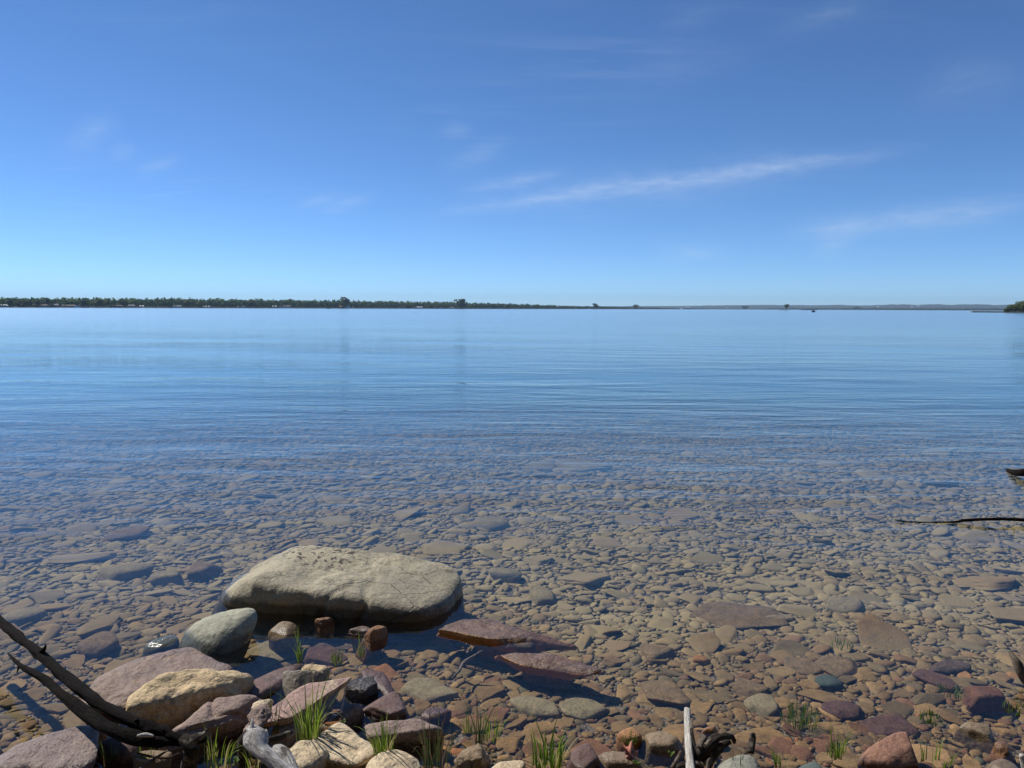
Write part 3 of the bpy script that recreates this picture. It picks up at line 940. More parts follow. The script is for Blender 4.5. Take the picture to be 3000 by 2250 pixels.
rock('red_slab', 'pointed pink-grey stone under water near the right grey snag', 'rock', (2725, 1955), (2835, 1940), -.025, -.02, .12, .06, 'layer', 187, p=14, level=4, amp=.005)
rock('maroon_slab', 'long maroon slab under water above the green weed patch', 'rock', (2405, 2065), (2540, 2070), -.012, -.012, .15, .06, 'maroon', 189, p=12, level=4, amp=.005)
rock('maroon_slab', 'broad maroon slab under water between weed patch and red rock', 'rock', (2520, 2110), (2700, 2120), -.004, -.004, .18, .05, 'maroon', 190, p=12, level=4, amp=.006)
rock('brown_slab', 'big brown slab at right of centre above the small black stump', 'rock', (2180, 2050), (2280, 2062), -.015, -.012, .20, .06, 'olive', 191, p=12, level=4, amp=.005)
rock('dark_stone', 'dark charcoal stone under water above the white post', 'rock', (2155, 2010), (2255, 2005), -.02, -.02, .16, .06, 'brown', 193, p=11, level=4, amp=.005)
rock('glinting_rock', 'orange-brown crusty rock glinting in the shallows at lower right', 'rock', (2910, 2185), (2970, 2180), .02, .02, .08, .06, 'rust', 195, p=6, level=4, amp=.012, freq=24)
rock('glinting_rock', 'rounded wet brown rock awash in the lower right corner', 'rock', (2890, 2235), (2990, 2245), .015, .015, .12, .08, 'brown', 196, p=6, level=4, amp=.008)
rock('submerged_boulder', 'square brown block under water with blue shadow, left of the largest boulder', 'rock', (545, 1655), (640, 1655), -.09, -.09, .30, .14, 'brown', 201, p=13, level=4, amp=.006, nside=4, angular=.1)
rock('submerged_boulder', 'pointed stone under water left of the square brown block', 'rock', (455, 1690), (540, 1665), -.09, -.08, .26, .12, 'olive', 203, p=13, level=4, amp=.006, nside=4)
rock('submerged_boulder', 'long pale whale-backed stone under water at left', 'rock', (285, 1672), (445, 1645), -.09, -.09, .30, .12, 'olive', 205, p=6, level=4, amp=.006)
rock('submerged_boulder', 'rounded brown stone under water left of the grey-green rock', 'rock', (225, 1880), (350, 1855), -.03, -.03, .26, .12, 'brown', 207, p=6, level=4, amp=.006)
rock('submerged_boulder', 'low rounded stone under water at the left edge', 'rock', (0, 1800), (130, 1790), -.05, -.05, .22, .10, 'olive', 209, p=6, level=4, amp=.006)
rock('far_slab', 'pale flat slab deep under water in the middle distance, centre right', 'rock', (1630, 1362), (1775, 1352), -.45, -.45, .7, .14, 'olive', 211, p=10, level=4, amp=.01)
rock('far_slab', 'pale flat slab deep under water left of the centre right slab', 'rock', (1535, 1362), (1625, 1358), -.42, -.42, .5, .12, 'olive', 213, p=10, level=4, amp=.01)
rock('far_slab', 'big flat slab under water at left, far beyond the largest boulder', 'rock', (290, 1560), (440, 1545), -.15, -.15, .40, .10, 'brown', 215, p=9, level=4, amp=.008)
rock('far_slab', 'pale slab under water straight beyond the largest boulder', 'rock', (1375, 1520), (1490, 1528), -.16, -.16, .40, .10, 'olive', 217, p=10, level=4, amp=.008)
rock('submerged_boulder', 'humped dark stone under water right behind largest boulder', 'rock', (1435, 1672), (1530, 1668), -.08, -.08, .26, .12, 'olive', 219, p=8, level=4, amp=.008)
rock('submerged_boulder', 'flat-topped stone under water just beyond the rust-edged slab', 'rock', (1550, 1735), (1640, 1730), -.07, -.07, .24, .10, 'olive', 221, p=11, level=4, amp=.008)
rock('submerged_boulder', 'grey round-backed stone under water below the floating branch at right', 'rock', (2420, 1765), (2535, 1760), -.07, -.07, .22, .08, 'olive', 223, p=9, level=4, amp=.008)

# ------------------------------------------------------------------ lake bed stones
rs = random.Random(77)
NP = 22
PROTO3 = [rock_shape(3, 300 + i, p=rs.uniform(9, 22), nside=rs.choice((4, 5, 5, 6)), angular=.42) for i in range(NP)]
PROTO4 = [rock_shape(4, 300 + i, p=rs.uniform(10, 24), nside=rs.choice((4, 5, 5, 6)), angular=.42) for i in range(NP)]
PROTO1 = [rock_shape(1, 300 + i, p=9, nside=5, angular=.35) for i in range(NP)]
PROTO2 = [rock_shape(2, 300 + i, p=12, nside=5, angular=.42) for i in range(NP)]
grid = {}
stones = []


def try_stone(x, y, ln, gap):
    r_ = ln * 0.40
    k = (int(x / .4 + 1000), int(y / .4 + 1000))
    for i in (-1, 0, 1):
        for j in (-1, 0, 1):
            for (x2, y2, r2) in grid.get((k[0] + i, k[1] + j), ()):
                if (x - x2) ** 2 + (y - y2) ** 2 < ((r_ + r2) * gap) ** 2:
                    return False
    grid.setdefault(k, []).append((x, y, r_))
    return True


def scatter(n, l0, l1, y0, y1, gap, thick):
    c = 0
    for _ in range(n):
        # even over the ground that the view covers
        y = math.sqrt(rs.uniform(y0 * y0, y1 * y1))
        x = rs.uniform(-1, 1) * (0.74 * y + 0.9)
        ln = l0 * (l1 / l0) ** rs.random()
        if try_stone(x, y, ln, gap):
            stones.append((x, y, ln, ln * rs.uniform(.45, .95), ln * rs.uniform(*thick)))
            c += 1
    return c


for (x, y, r_) in ROCK_XY:
    grid.setdefault((int(x / .4 + 1000), int(y / .4 + 1000)), []).append((x, y, r_ * .32))
scatter(700, .24, .46, 3.4, 24, 1.6, (.10, .18))
scatter(9000, .14, .25, 2.5, 22, 1.02, (.09, .20))
scatter(55000, .08, .15, 2.3, 15, .72, (.10, .27))
scatter(15000, .14, .26, 13, 24, .75, (.10, .22))
scatter(50000, .045, .075, 2.2, 7.5, .70, (.15, .38))
scatter(30000, .022, .045, 2.1, 4.6, .66, (.3, .6))

cam_inv = cam.matrix_world.inverted()


def in_view(x, y):
    q = cam_inv @ Vector((x, y, zbed(x, y)))
    return q.z < 0 and abs(q.x / -q.z) < .70 and abs(q.y / -q.z) < .53


recs = []
for (x, y, ln, wd, th) in stones:
    small = ln < .06
    zb_ = zbed(x, y)
    z = zb_ + th * rs.uniform(.0, .36)
    tx, ty = rs.gauss(0, .13), rs.gauss(0, .13)
    top = z + th * .5 + abs(tx) * wd * .4
    if y > 3.25 and top > -.012:
        z -= top + .012
    a = rs.gauss(0.25, 1.0)
    recs.append((x, y, z, ln, wd, th, a, tx, ty))
score = sorted(range(len(recs)), key=lambda i: -recs[i][3] * math.sqrt(recs[i][4] / recs[i][3]) / math.hypot(recs[i][0], recs[i][1]) ** 1.5 if in_view(recs[i][0], recs[i][1]) else 0)
chosen = set(score[:290])
pm = [mesh('stone', X * .5, Fc, M['stone_child']) for X, Fc in PROTO4]
for k_, me in enumerate(pm):
    displace(me, .035, 2.4, 400 + k_, 3)


def rotm(a, tx, ty):
    return Matrix.Rotation(a, 3, 'Z') @ Matrix.Rotation(tx, 3, 'X') @ Matrix.Rotation(ty, 3, 'Y')


for n_, i in enumerate(sorted(chosen)):
    x, y, z, ln, wd, th, a, tx, ty = recs[i]
    o = bpy.data.objects.new('stone', pm[n_ % NP])
    C.objects.link(o)
    o.parent = lake_bed
    o.matrix_basis = Matrix.Translation((x, y, z)) @ rotm(a, tx, ty).to_4x4() @ Matrix.Diagonal((ln, wd, th, 1))
V, Fc, T = [], [], []
base = 0
for i, (x, y, z, ln, wd, th, a, tx, ty) in enumerate(recs):
    if i in chosen:
        continue
    if ln / y > .034:
        pv, pf = PROTO3[i % NP]
    else:
        pv, pf = PROTO2[i % NP] if ln / y > .0135 else PROTO1[i % NP]
    R = np.array(rotm(a, tx, ty))
    V.append((pv * np.array([ln, wd, th]) * .5) @ R.T + np.array([x, y, z]))
    Fc.append(pf + base)
    T.append(np.full(len(pv), rs.random()))
    base += len(pv)
Fc = np.concatenate(Fc)
V = np.concatenate(V)
me = bpy.data.meshes.new('cobbles')
me.vertices.add(len(V))
me.vertices.foreach_set('co', V.ravel())
me.loops.add(len(Fc) * 3)
me.loops.foreach_set('vertex_index', Fc.ravel().astype(np.int32))
me.polygons.add(len(Fc))
me.polygons.foreach_set('loop_start', np.arange(0, len(Fc) * 3, 3, dtype=np.int32))
me.polygons.foreach_set('use_smooth', np.ones(len(Fc), dtype=bool))
me.update(calc_edges=True)
me.materials.append(M['stone_stuff'])
set_tint(me, np.concatenate(T))
cob = link('cobbles', me, lake_bed)
cob['kind'] = 'stuff'
print('stones', len(recs), 'cobble tris', len(Fc))


# ------------------------------------------------------------------ driftwood
def tube_geo(pts, radii, seed, seg=10, nring=12, rough=.12, flat=1.0):
    """tapered, slightly twisted limb through the points"""
    r = random.Random(seed)
    pts = [Vector(p_) for p_ in pts]
    path, rr = [], []
    n = len(pts)
    for i in range(n - 1):
        p0, p1, p2, p3 = pts[max(i - 1, 0)], pts[i], pts[i + 1], pts[min(i + 2, n - 1)]
        for k in range(seg):
            u = k / seg
            q = 0.5 * ((2 * p1) + (p2 - p0) * u + (2 * p0 - 5 * p1 + 4 * p2 - p3) * u * u + (3 * p1 - p0 - 3 * p2 + p3) * u ** 3)
            path.append(q)
            rr.append(radii[i] * (1 - u) + radii[i + 1] * u)
    path.append(pts[-1])
    rr.append(radii[-1])
    V, Fc, A = [], [], []
    s = 0.0
    up = Vector((.13, .21, .97))
    off = Vector((seed * 3.1, seed * 1.7, 0))
    for i, q in enumerate(path):
        tg = (path[min(i + 1, len(path) - 1)] - path[max(i - 1, 0)]).normalized()
        if i:
            s += (q - path[i - 1]).length
        e1 = tg.cross(up).normalized()
        e2 = e1.cross(tg).normalized()
        for j in range(nring):
            a = j * 2 * math.pi / nring
            c = Vector((math.cos(a), math.sin(a), 0))
            k = 1 + rough * (mnoise.noise(Vector((c.x * 1.6, c.y * 1.6, s / max(rr[i], .004) * .22)) + off)
                             + .8 * mnoise.noise(Vector((c.x * 4, c.y * 4, s / max(rr[i], .004) * .12)) + off * 2))
            V.append(q + (e1 * c.x + e2 * c.y * flat) * rr[i] * k)
            A.append((s, c.x * rr[i], c.y * rr[i]))
    m_ = len(path)
    for i in range(m_ - 1):
        for j in range(nring):
            a, b_ = i * nring + j, i * nring + (j + 1) % nring
            Fc.append((a, b_, b_ + nring, a + nring))
    for end, q, sgn in ((0, path[0], 1), (m_ - 1, path[-1], -1)):
        V.append(q + (path[0] - path[1] if end == 0 else path[-1] - path[-2]).normalized() * rr[end] * .35)
        A.append((0 if end == 0 else s, 0, 0))
        c = len(V) - 1
        for j in range(nring):
            a, b_ = end * nring + j, end * nring + (j + 1) % nring
            Fc.append((c, b_, a) if sgn > 0 else (c, a, b_))
    return V, Fc, A


def limb(name, tubes, mat, parent=None):
    V, Fc, A = [], [], []
    for v, f, a in tubes:
        b_ = len(V)
        V += v
        A += a
        Fc += [tuple(i + b_ for i in q) for q in f]
    if parent:
        inv = Vector(parent.location)
        V = [v - inv for v in V]
    me = mesh(name, V, Fc, M[mat])
    at = me.attributes.new('along', 'FLOAT_VECTOR', 'POINT')
    at.data.foreach_set('vector', np.array([tuple(q) for q in A], dtype=np.float32).ravel())
    return link(name, me, parent)


def pp(lst):
    return [P(x, y, z) for x, y, z in lst]


# forked branch
fork = empty('driftwood_branch', P(560, 2200, 0.03), 'dark forked driftwood branch reaching in from the left over the rocks', 'driftwood')
limb('branch', [tube_geo(pp([(-60, 1778, .20), (25, 1842, .20), (120, 1922, .195), (235, 2020, .19), (320, 2080, .18), (420, 2128, .165), (520, 2160, .145), (600, 2164, .14)]),
                         [.019, .021, .020, .023, .022, .024, .019, .016], 3, rough=.42),
                tube_geo(pp([(118, 1916, .20), (130, 1900, .235), (134, 1890, .25)]), [.012, .007, .003], 201, seg=5, rough=.4),
                tube_geo(pp([(388, 2118, .17), (404, 2108, .195)]), [.011, .005], 202, seg=4, rough=.4)], 'bark', fork)
limb('branch', [tube_geo(pp([(26, 1917, .17), (60, 1950, .17), (140, 1998, .17), (205, 2055, .165), (290, 2115, .155), (370, 2155, .145), (470, 2172, .135), (560, 2168, .13)]),
                         [.003, .009, .016, .019, .023, .022, .020, .016], 4, rough=.42),
                tube_geo(pp([(60, 1948, .17), (52, 1962, .16), (50, 1972, .15)]), [.008, .004, .002], 203, seg=4, rough=.4)], 'bark', fork)
limb('root', [tube_geo(pp([(535, 2160, .15), (560, 2190, .12), (552, 2245, .03), (548, 2290, -.03)]), [.02, .026, .030, .03], 6, rough=.3),
              tube_geo(pp([(560, 2170, .15), (598, 2150, .165), (606, 2136, .18)]), [.018, .010, .004], 8, rough=.4)], 'rootdark', fork)
limb('bare_patch', [tube_geo(pp([(402, 2156, .165), (425, 2153, .165), (450, 2157, .16)]), [.004, .0085, .004], 9, seg=5, rough=.1)], 'white_wood', fork)
# weathered grey stump
stump = empty('driftwood_stump', P(790, 2250, 0.02), 'twisted silver-grey driftwood stump at the bottom beside round tan rock', 'driftwood')
limb('limb', [tube_geo(pp([(735, 2140, .19), (748, 2165, .185), (765, 2200, .165), (800, 2228, .15), (850, 2275, .12)]), [.020, .034, .025, .022, .022], 12, rough=.5)], 'barkgrey', stump)
limb('limb', [tube_geo(pp([(792, 2205, .145), (815, 2200, .15), (838, 2222, .14), (862, 2275, .11)]), [.014, .021, .021, .020], 13, rough=.4)], 'barkgrey', stump)
limb('limb', [tube_geo(pp([(725, 2150, .16), (712, 2175, .12), (715, 2215, .06), (710, 2260, .0)]), [.018, .022, .022, .02], 14, rough=.4)], 'rootdark', stump)
limb('splinter', [tube_geo(pp([(741, 2150, .20), (738, 2125, .225), (739, 2105, .24)]), [.012, .007, .002], 15, rough=.3),
                  tube_geo(pp([(757, 2150, .20), (760, 2135, .21), (748, 2130, .215)]), [.010, .006, .002], 16, rough=.3),
                  tube_geo(pp([(768, 2165, .18), (778, 2148, .195), (780, 2138, .20)]), [.010, .007, .003], 17, rough=.4)], 'barkgrey', stump)
limb('limb', [tube_geo(pp([(780, 2170, .13), (815, 2162, .12), (852, 2145, .10)]), [.012, .012, .008], 18, rough=.3)], 'rootdark', stump)
# white post
post = limb('white_post', [tube_geo(pp([(2013, 2079, .10), (2014, 2130, .085), (2020, 2200, .06), (2025, 2290, .03)]), [.0125, .0150, .0150, .0185], 21, rough=.30),
                           tube_geo(pp([(2008, 2082, .10), (2008, 2074, .103)]), [.005, .003], 22, seg=3, rough=.2),
                           tube_geo(pp([(2019, 2082, .10), (2020, 2077, .102)]), [.004, .002], 23, seg=3, rough=.2)], 'white_wood')
tag(post, 'bleached white driftwood post standing upright at the bottom edge', 'driftwood')
# black root
root = empty('root_clump', P(2060, 2230, 0.02), 'black gnarled root clump right behind the white post', 'driftwood')
limb('root', [tube_geo(pp([(2026, 2110, .11), (2028, 2160, .08), (2036, 2215, .04), (2045, 2250, .0)]), [.006, .008, .015, .016], 31, rough=.3)], 'rootdark', root)
limb('root', [tube_geo(pp([(2040, 2215, .03), (2070, 2190, .075), (2090, 2172, .10), (2115, 2158, .115), (2145, 2160, .105), (2152, 2178, .08)]), [.026, .026, .018, .011, .010, .005], 33, rough=.45)], 'rootdark', root)
limb('root', [tube_geo(pp([(2060, 2225, .02), (2085, 2205, .05), (2112, 2185, .075), (2140, 2172, .085)]), [.03, .022, .014, .007], 34, rough=.45)], 'rootdark', root)
limb('root', [tube_geo(pp([(2050, 2190, .08), (2062, 2165, .10), (2052, 2150, .11)]), [.014, .010, .004], 35, rough=.5),
              tube_geo(pp([(2070, 2185, .09), (2082, 2168, .105), (2078, 2160, .11)]), [.010, .007, .003], 36, rough=.5)], 'twig', root)
limb('root', [tube_geo(pp([(1968, 2250, .03), (1985, 2222, .05), (1996, 2200, .07)]), [.006, .007, .005], 37, rough=.3)], 'twig', root)
limb('root', [tube_geo(pp([(2072, 2260, .03), (2076, 2230, .06), (2082, 2222, .065)]), [.007, .006, .003], 38, rough=.3),
              tube_geo(pp([(2098, 2262, .03), (2115, 2238, .06), (2124, 2230, .065)]), [.006, .006, .003], 39, rough=.3)], 'twig', root)
limb('root', [tube_geo(pp([(1975, 2255, .02), (2000, 2240, .04), (2040, 2238, .04), (2060, 2250, .03)]), [.008, .010, .012, .01], 40, rough=.3)], 'rootdark', root)
tag(limb('stump_peg', [tube_geo(pp([(2198, 2205, .02), (2204, 2165, .055), (2206, 2148, .075)]), [.014, .013, .010], 41, rough=.2)], 'rootdark'),
    'short black wooden peg standing in shallows above grey rock', 'driftwood')
# floating branch and log tip at the right
fb = empty('floating_branch', P(2860, 1532, 0.0), 'thin dark branch lying on the water at the right edge', 'branch')
limb('branch', [tube_geo(pp([(2622, 1523, .02), (2650, 1528, .004), (2720, 1530, .003), (2800, 1529, .010), (2825, 1525, .022), (2900, 1521, .035), (2975, 1522, .035), (3100, 1530, .02)]), [.003, .006, .004, .009, .011, .013, .014, .015], 51, rough=.3)], 'bark', fb)
limb('twig', [tube_geo(pp([(2640, 1527, .008), (2639, 1520, .035)]), [.005, .002], 56, seg=4)], 'bark', fb)
limb('twig', [tube_geo(pp([(2822, 1527, .015), (2818, 1520, .04)]), [.006, .003], 53, seg=4)], 'bark', fb)
limb('twig', [tube_geo(pp([(2975, 1523, .035), (2972, 1516, .08)]), [.008, .004], 54, seg=4)], 'bark', fb)
tag(limb('log_tip', [tube_geo(pp([(2950, 1376, .005), (2975, 1384, .03), (3005, 1385, .05), (3080, 1386, .03)]), [.012, .028, .036, .04], 57, rough=.45)], 'bark'),
    'dark log end breaking the surface at the right edge far out', 'log')
tag(limb('snag', [tube_geo(pp([(2962, 1912, .14), (2978, 1940, .11), (2995, 1975, .06), (3025, 2015, -.01)]), [.009, .016, .022, .024], 61, rough=.4)], 'twig'),
    'weathered grey-brown snag leaning in from right edge', 'driftwood')
tag(limb('white_stick', [tube_geo(pp([(2992, 2212, .08), (3000, 2235, .05), (3010, 2275, .0)]), [.008, .012, .014], 63, rough=.25)], 'white_wood'),
    'bleached stick end in the bottom right corner', 'driftwood')
# loose sticks
tag(limb('stick', [tube_geo(pp([(398, 2262, .06), (445, 2228, .07), (492, 2198, .08)]), [.0045, .005, .003], 71, rough=.15)], 'twig'), 'pale straight stick leaning in the grass below the driftwood fork', 'stick')
tag(limb('stick', [tube_geo(pp([(400, 2205, .06), (440, 2216, .05), (490, 2220, .055), (525, 2208, .06)]), [.003, .0045, .005, .003], 73, rough=.15)], 'drybrown'), 'brown bent stick crossing the pale straight stick', 'stick')
tag(limb('stick', [tube_geo(pp([(395, 2222, .03), (430, 2230, .035), (455, 2222, .035)]), [.004, .006, .003], 75, rough=.15)], 'white_wood'), 'short bleached stick on the ground under brown bent stick', 'stick')
tag(limb('stick', [tube_geo(pp([(455, 2256, .05), (500, 2230, .06)]), [.003, .002], 76, seg=6, rough=.15)], 'twig'), 'thin twig right of the pale straight stick', 'stick')
tag(limb('stick', [tube_geo(pp([(1325, 1988, -.03), (1345, 1965, -.02), (1358, 1942, -.015), (1385, 1925, -.012), (1412, 1908, -.012)]), [.005, .007, .009, .008, .006], 77, rough=.2)], 'twig'),
    'wavy grey stick under water left of the rust-edged slab', 'stick')
tag(limb('stick', [tube_geo(pp([(1330, 1945, -.03), (1380, 1958, -.03), (1425, 1970, -.03)]), [.006, .007, .004], 78, rough=.2)], 'drybrown'), 'dark sunken stick crossing below the wavy grey stick', 'stick')
tag(limb('stick', [tube_geo(pp([(955, 2148, .12), (985, 2165, .12)]), [.003, .003], 79, seg=6, rough=.2)], 'twig'), 'tiny stick at the foot of the tallest grass tuft', 'stick')

# ------------------------------------------------------------------ grass, weed, leaf
def grass_mat(name, c1, c2, c3):
    m, t, b = new_mat(name)
    at = t.add('ShaderNodeAttribute', attribute_name='tint').outputs['Fac']
    t.put(b.inputs['Base Color'], t.ramp(at, [(0, c1), (.55, c2), (.9, c2), (1, c3)]))
    b.inputs['Roughness'].default_value = 0.45
    tl = t.add('ShaderNodeBsdfTranslucent')
    t.put(tl.inputs[0], t.ramp(at, [(0, c1), (.55, c2), (.9, c2), (1, c3)]))
    mx = t.add('ShaderNodeMixShader')
    mx.inputs[0].default_value = .45
    t.l.new(b.outputs[0], mx.inputs[1])
    t.l.new(tl.outputs[0], mx.inputs[2])
    out = [n for n in t.n if n.type == 'OUTPUT_MATERIAL'][0]
    t.l.new(mx.outputs[0], out.inputs[0])
    return m


M['grass'] = grass_mat('fresh_grass', (.090, .150, .020), (.240, .345, .040), (.450, .370, .170))
M['reed'] = grass_mat('dark_reed', (.040, .070, .022), (.080, .120, .035), (.180, .110, .060))
M['weed'] = grass_mat('green_weed', (.060, .110, .020), (.130, .210, .035), (.200, .230, .060))


def tuft(name, label, cat, px, py, z, n, hpx, spread, wid, mat, seed, lean=(0, 0), group=None):
    r = random.Random(seed)
    o0 = P(px, py, z)
    k = (cam_inv @ o0).z * -1 / F
    H = hpx * k * 1.45
    V, Fc, T = [], [], []
    for _ in range(int(n * 1.5)):
        a = r.uniform(0, 6.28)
        q = math.sqrt(r.random())
        bx = Vector((math.cos(a) * q, math.sin(a) * q, 0)) * spread * .6
        h_ = H * r.uniform(.35, 1.0)
        d = Vector((math.cos(a) + r.gauss(0, .5), math.sin(a) + r.gauss(0, .5), 0)) * r.uniform(.05, .55) * (1.7 if r.random() < .12 else 1)
        d += Vector((lean[0], lean[1], 0))
        w = wid * r.uniform(.7, 1.3)
        side = Vector((-math.sin(a + r.uniform(-1, 1)), math.cos(a + r.uniform(-1, 1)), 0)).normalized()
        fold = side.cross(Vector((0, 0, 1)))
        tint = r.random()
        droop = r.uniform(.0, .4) * (2.4 if r.random() < .22 else 1)
        b_ = len(V)
        S = 6
        for i in range(S + 1):
            u = i / S
            c = bx + Vector((0, 0, h_ * (u - droop * u ** 3))) + d * h_ * u ** 1.7 * .55
            ww = w * (1 - u ** 2.2) * .5 + .0002
            V += [c - side * ww, c + fold * ww * .5, c + side * ww]
            T += [min(.9, tint * .75 + .3 * u) if tint < .80 else 1.0] * 3
        for i in range(S):
            q_ = b_ + i * 3
            Fc += [(q_, q_ + 1, q_ + 4, q_ + 3), (q_ + 1, q_ + 2, q_ + 5, q_ + 4)]
    me = mesh(name, V, Fc, M[mat])
    set_tint(me, T)
    return tag(link(name, me, None, o0), label, cat, group)


tuft('grass_tuft', 'tallest bright green grass tuft in front of the pink slab', 'grass', 905, 2172, .07, 42, 150, .075, .0052, 'grass', 1)
tuft('grass_tuft', 'thin dark grass blades left of the tallest tuft, over pink slab', 'grass', 805, 2140, .06, 14, 130, .05, .0035, 'reed', 2, lean=(.05, 0))
tuft('grass_tuft', 'bright arching grass tuft between tan block and brown ledge', 'grass', 1125, 2218, .07, 36, 100, .06, .0045, 'grass', 3, lean=(-.1, 0))
tuft('reed_tuft', 'tall thin dark reeds right of the pale cream rock', 'grass', 1272, 2240, .02, 34, 135, .09, .0032, 'reed', 4)
tuft('reed_tuft', 'dark reddish reeds standing behind the knobbly brown rock', 'grass', 1405, 2178, .02, 10, 150, .03, .0040, 'reed', 5)
tuft('grass_tuft', 'short green grass sprigs beside the dark reddish reeds', 'grass', 1440, 2165, .02, 12, 90, .05, .0045, 'grass', 6, lean=(.25, 0))
tuft('grass_tuft', 'short green shoots left of the dark reddish reeds', 'grass', 1370, 2150, .02, 9, 50, .04, .005, 'grass', 66)
tuft('grass_tuft', 'broad-bladed bright grass clump at the bottom edge, centre', 'grass', 1605, 2250, .03, 40, 95, .10, .0085, 'grass', 7)
tuft('grass_tuft', 'grass blades at the bottom between driftwood fork and grey stump', 'grass', 630, 2245, .03, 22, 95, .11, .0045, 'grass', 8, lean=(.15, 0))
tuft('grass_tuft', 'thin upright blades below the driftwood fork at bottom left', 'grass', 330, 2240, .01, 12, 85, .06, .004, 'reed', 9)
tuft('grass_tuft', 'few short blades between pale stick and driftwood root', 'grass', 425, 2232, .02, 8, 75, .05, .004, 'grass', 10)
tuft('grass_tuft', 'grass shoots in front of the grey driftwood stump', 'grass', 745, 2258, .05, 12, 75, .05, .0045, 'grass', 11)
tuft('water_grass', 'green grass sprig standing in the pool right of ochre boulder', 'grass', 880, 1938, -.02, 12, 85, .03, .0040, 'grass', 12)
tuft('water_grass', 'second small grass sprig in the pool, nearer the rust-edged slab', 'grass', 1058, 1925, -.02, 9, 70, .025, .0036, 'grass', 13)
tuft('water_grass', 'low spiky weed in the pool between the two grass sprigs', 'grass', 985, 1945, -.015, 22, 40, .05, .003, 'weed', 14)
tuft('grass_tuft', 'small green tuft left of the pink-red wedge rock', 'grass', 2450, 2215, .02, 22, 70, .06, .004, 'grass', 15)
tuft('grass_tuft', 'few thin blades in front of the pale grey-green rock', 'grass', 2165, 2255, .06, 6, 60, .05, .003, 'reed', 16)
tuft('grass_tuft', 'short yellow-green blades at the bottom edge right of grey rock', 'grass', 2288, 2250, .02, 10, 60, .04, .005, 'grass', 17)
tuft('grass_tuft', 'scattered blades in the shallows right of the red rock', 'grass', 2745, 2245, .01, 9, 75, .09, .005, 'grass', 18, lean=(.2, 0))
tuft('water_weed', 'mossy green weed patch under water above the red rock', 'weed', 2345, 2115, -.03, 90, 42, .13, .0028, 'weed', 19)
tuft('water_weed', 'small dark weed patch under water at right of centre', 'weed', 2465, 1895, -.05, 30, 20, .09, .004, 'weed', 20)
tuft('water_weed', 'bright green weed in the shallows above the triangular slab', 'weed', 2725, 2110, -.01, 40, 18, .08, .005, 'weed', 21)
tuft('water_weed', 'floating green blades near the right edge', 'weed', 2985, 2085, -.005, 16, 25, .10, .005, 'weed', 22, lean=(.5, 0))
tuft('water_weed', 'dark green weed under water at the foot of large reddish slab', 'weed', 2785, 2035, -.03, 30, 22, .10, .004, 'weed', 23)
tuft('water_weed', 'dark weed on the bed beside the orange-brown stone', 'weed', 1845, 2172, .01, 22, 25, .05, .004, 'weed', 24)


def sprig(label, px, py, z, n, size, seed):
    r = random.Random(seed)
    o0 = P(px, py, z)
    root_ = empty('seedling', o0, label, 'plant')
    st, sv, sf = [], [], []
    for k in range(n):
        a = r.uniform(0, 6.28)
        d = Vector((math.cos(a), math.sin(a), r.uniform(.5, 1.4))).normalized() * size * r.uniform(.5, 1)
        side = d.cross(Vector((0, 0, 1))).normalized()
        nn = side.cross(d).normalized()
        V = []
        for u, w in ((.45, .0), (.6, .20), (.8, .26), (1.0, .14), (1.08, 0)):
            c = d * u
            V += [c - side * w * size - nn * .0006, c + nn * .004 * math.sin(u * 3), c + side * w * size - nn * .0006]
        Fc = []
        for i in range(4):
            q = i * 3
            Fc += [(q, q + 1, q + 4, q + 3), (q + 1, q + 2, q + 5, q + 4)]
        me = mesh('leaf', V, Fc, M['weed'])
        set_tint(me, [r.uniform(.4, .9)] * len(V))
        link('leaf', me, root_)
        st.append(tube_geo([(0, 0, -.01), tuple(d * .55)], [.001, .0008], seed + k, seg=3, nring=6, rough=.05))
    limb_o = None
    V, Fc = [], []
    for v, f, a_ in st:
        b_ = len(V)
        V += v
        Fc += [tuple(i + b_ for i in q) for q in f]
    me = mesh('stem', V, Fc, M['weed'])
    set_tint(me, [.3] * len(V))
    link('stem', me, root_)


sprig('small leafy seedling below the grass left of grey stump', 685, 2240, .04, 7, .028, 1)
sprig('small leafy seedling near the bottom left of the red leaf', 1865, 2240, .04, 8, .022, 2)
sprig('leafy seedling right of the pale cream rock by bright grass tuft', 1030, 2235, .05, 8, .024, 3)
sprig('tiny seedling in the shallows left of the white post', 1965, 2215, .03, 6, .022, 4)
sprig('leafy sprout standing behind the broad-bladed grass clump', 1645, 2165, .03, 5, .026, 5)
sprig('small sprout on the dark rock beside the tan block', 1005, 2120, .08, 6, .020, 6)

# red fallen leaf
ol = P(1845, 2210, .045)
outl = []
for i in range(40):
    a = i / 40 * 2 * math.pi
    rr_ = .021 + .013 * abs(math.cos(a * 2.5 + .2)) ** 1.5 + .004 * math.sin(a * 11)
    outl.append((math.cos(a) * rr_, math.sin(a) * rr_ * 1.15))
V = [(0, 0, .004)]
for x, y in outl:
    V.append((x, y, .014 * (x * x + y * y) / .0012 + .006 * math.sin(x * 160)))
V += [(v[0], v[1], v[2] - .0008) for v in V]
n = 41
Fc = [(0, 1 + i, 1 + (i + 1) % 40) for i in range(40)] + [(n, n + 1 + (i + 1) % 40, n + 1 + i) for i in range(40)]
Fc += [(1 + i, n + 1 + i, n + 1 + (i + 1) % 40, 1 + (i + 1) % 40) for i in range(40)]
leaf = empty('fallen_leaf', ol, 'curled red-brown fallen leaf lying left of the white post', 'leaf')
leaf.rotation_euler = (rad(40), rad(6), rad(20))
link('blade', mesh('blade', V, Fc, plain_mat('red_leaf', (.340, .120, .075), .55, .35, 60)), leaf)
lv, lf, la = tube_geo([(0, 0, .003), (.005, -.03, .0), (.012, -.05, -.012)], [.0009, .0008, .0008], 5, seg=4, nring=6, rough=.05)
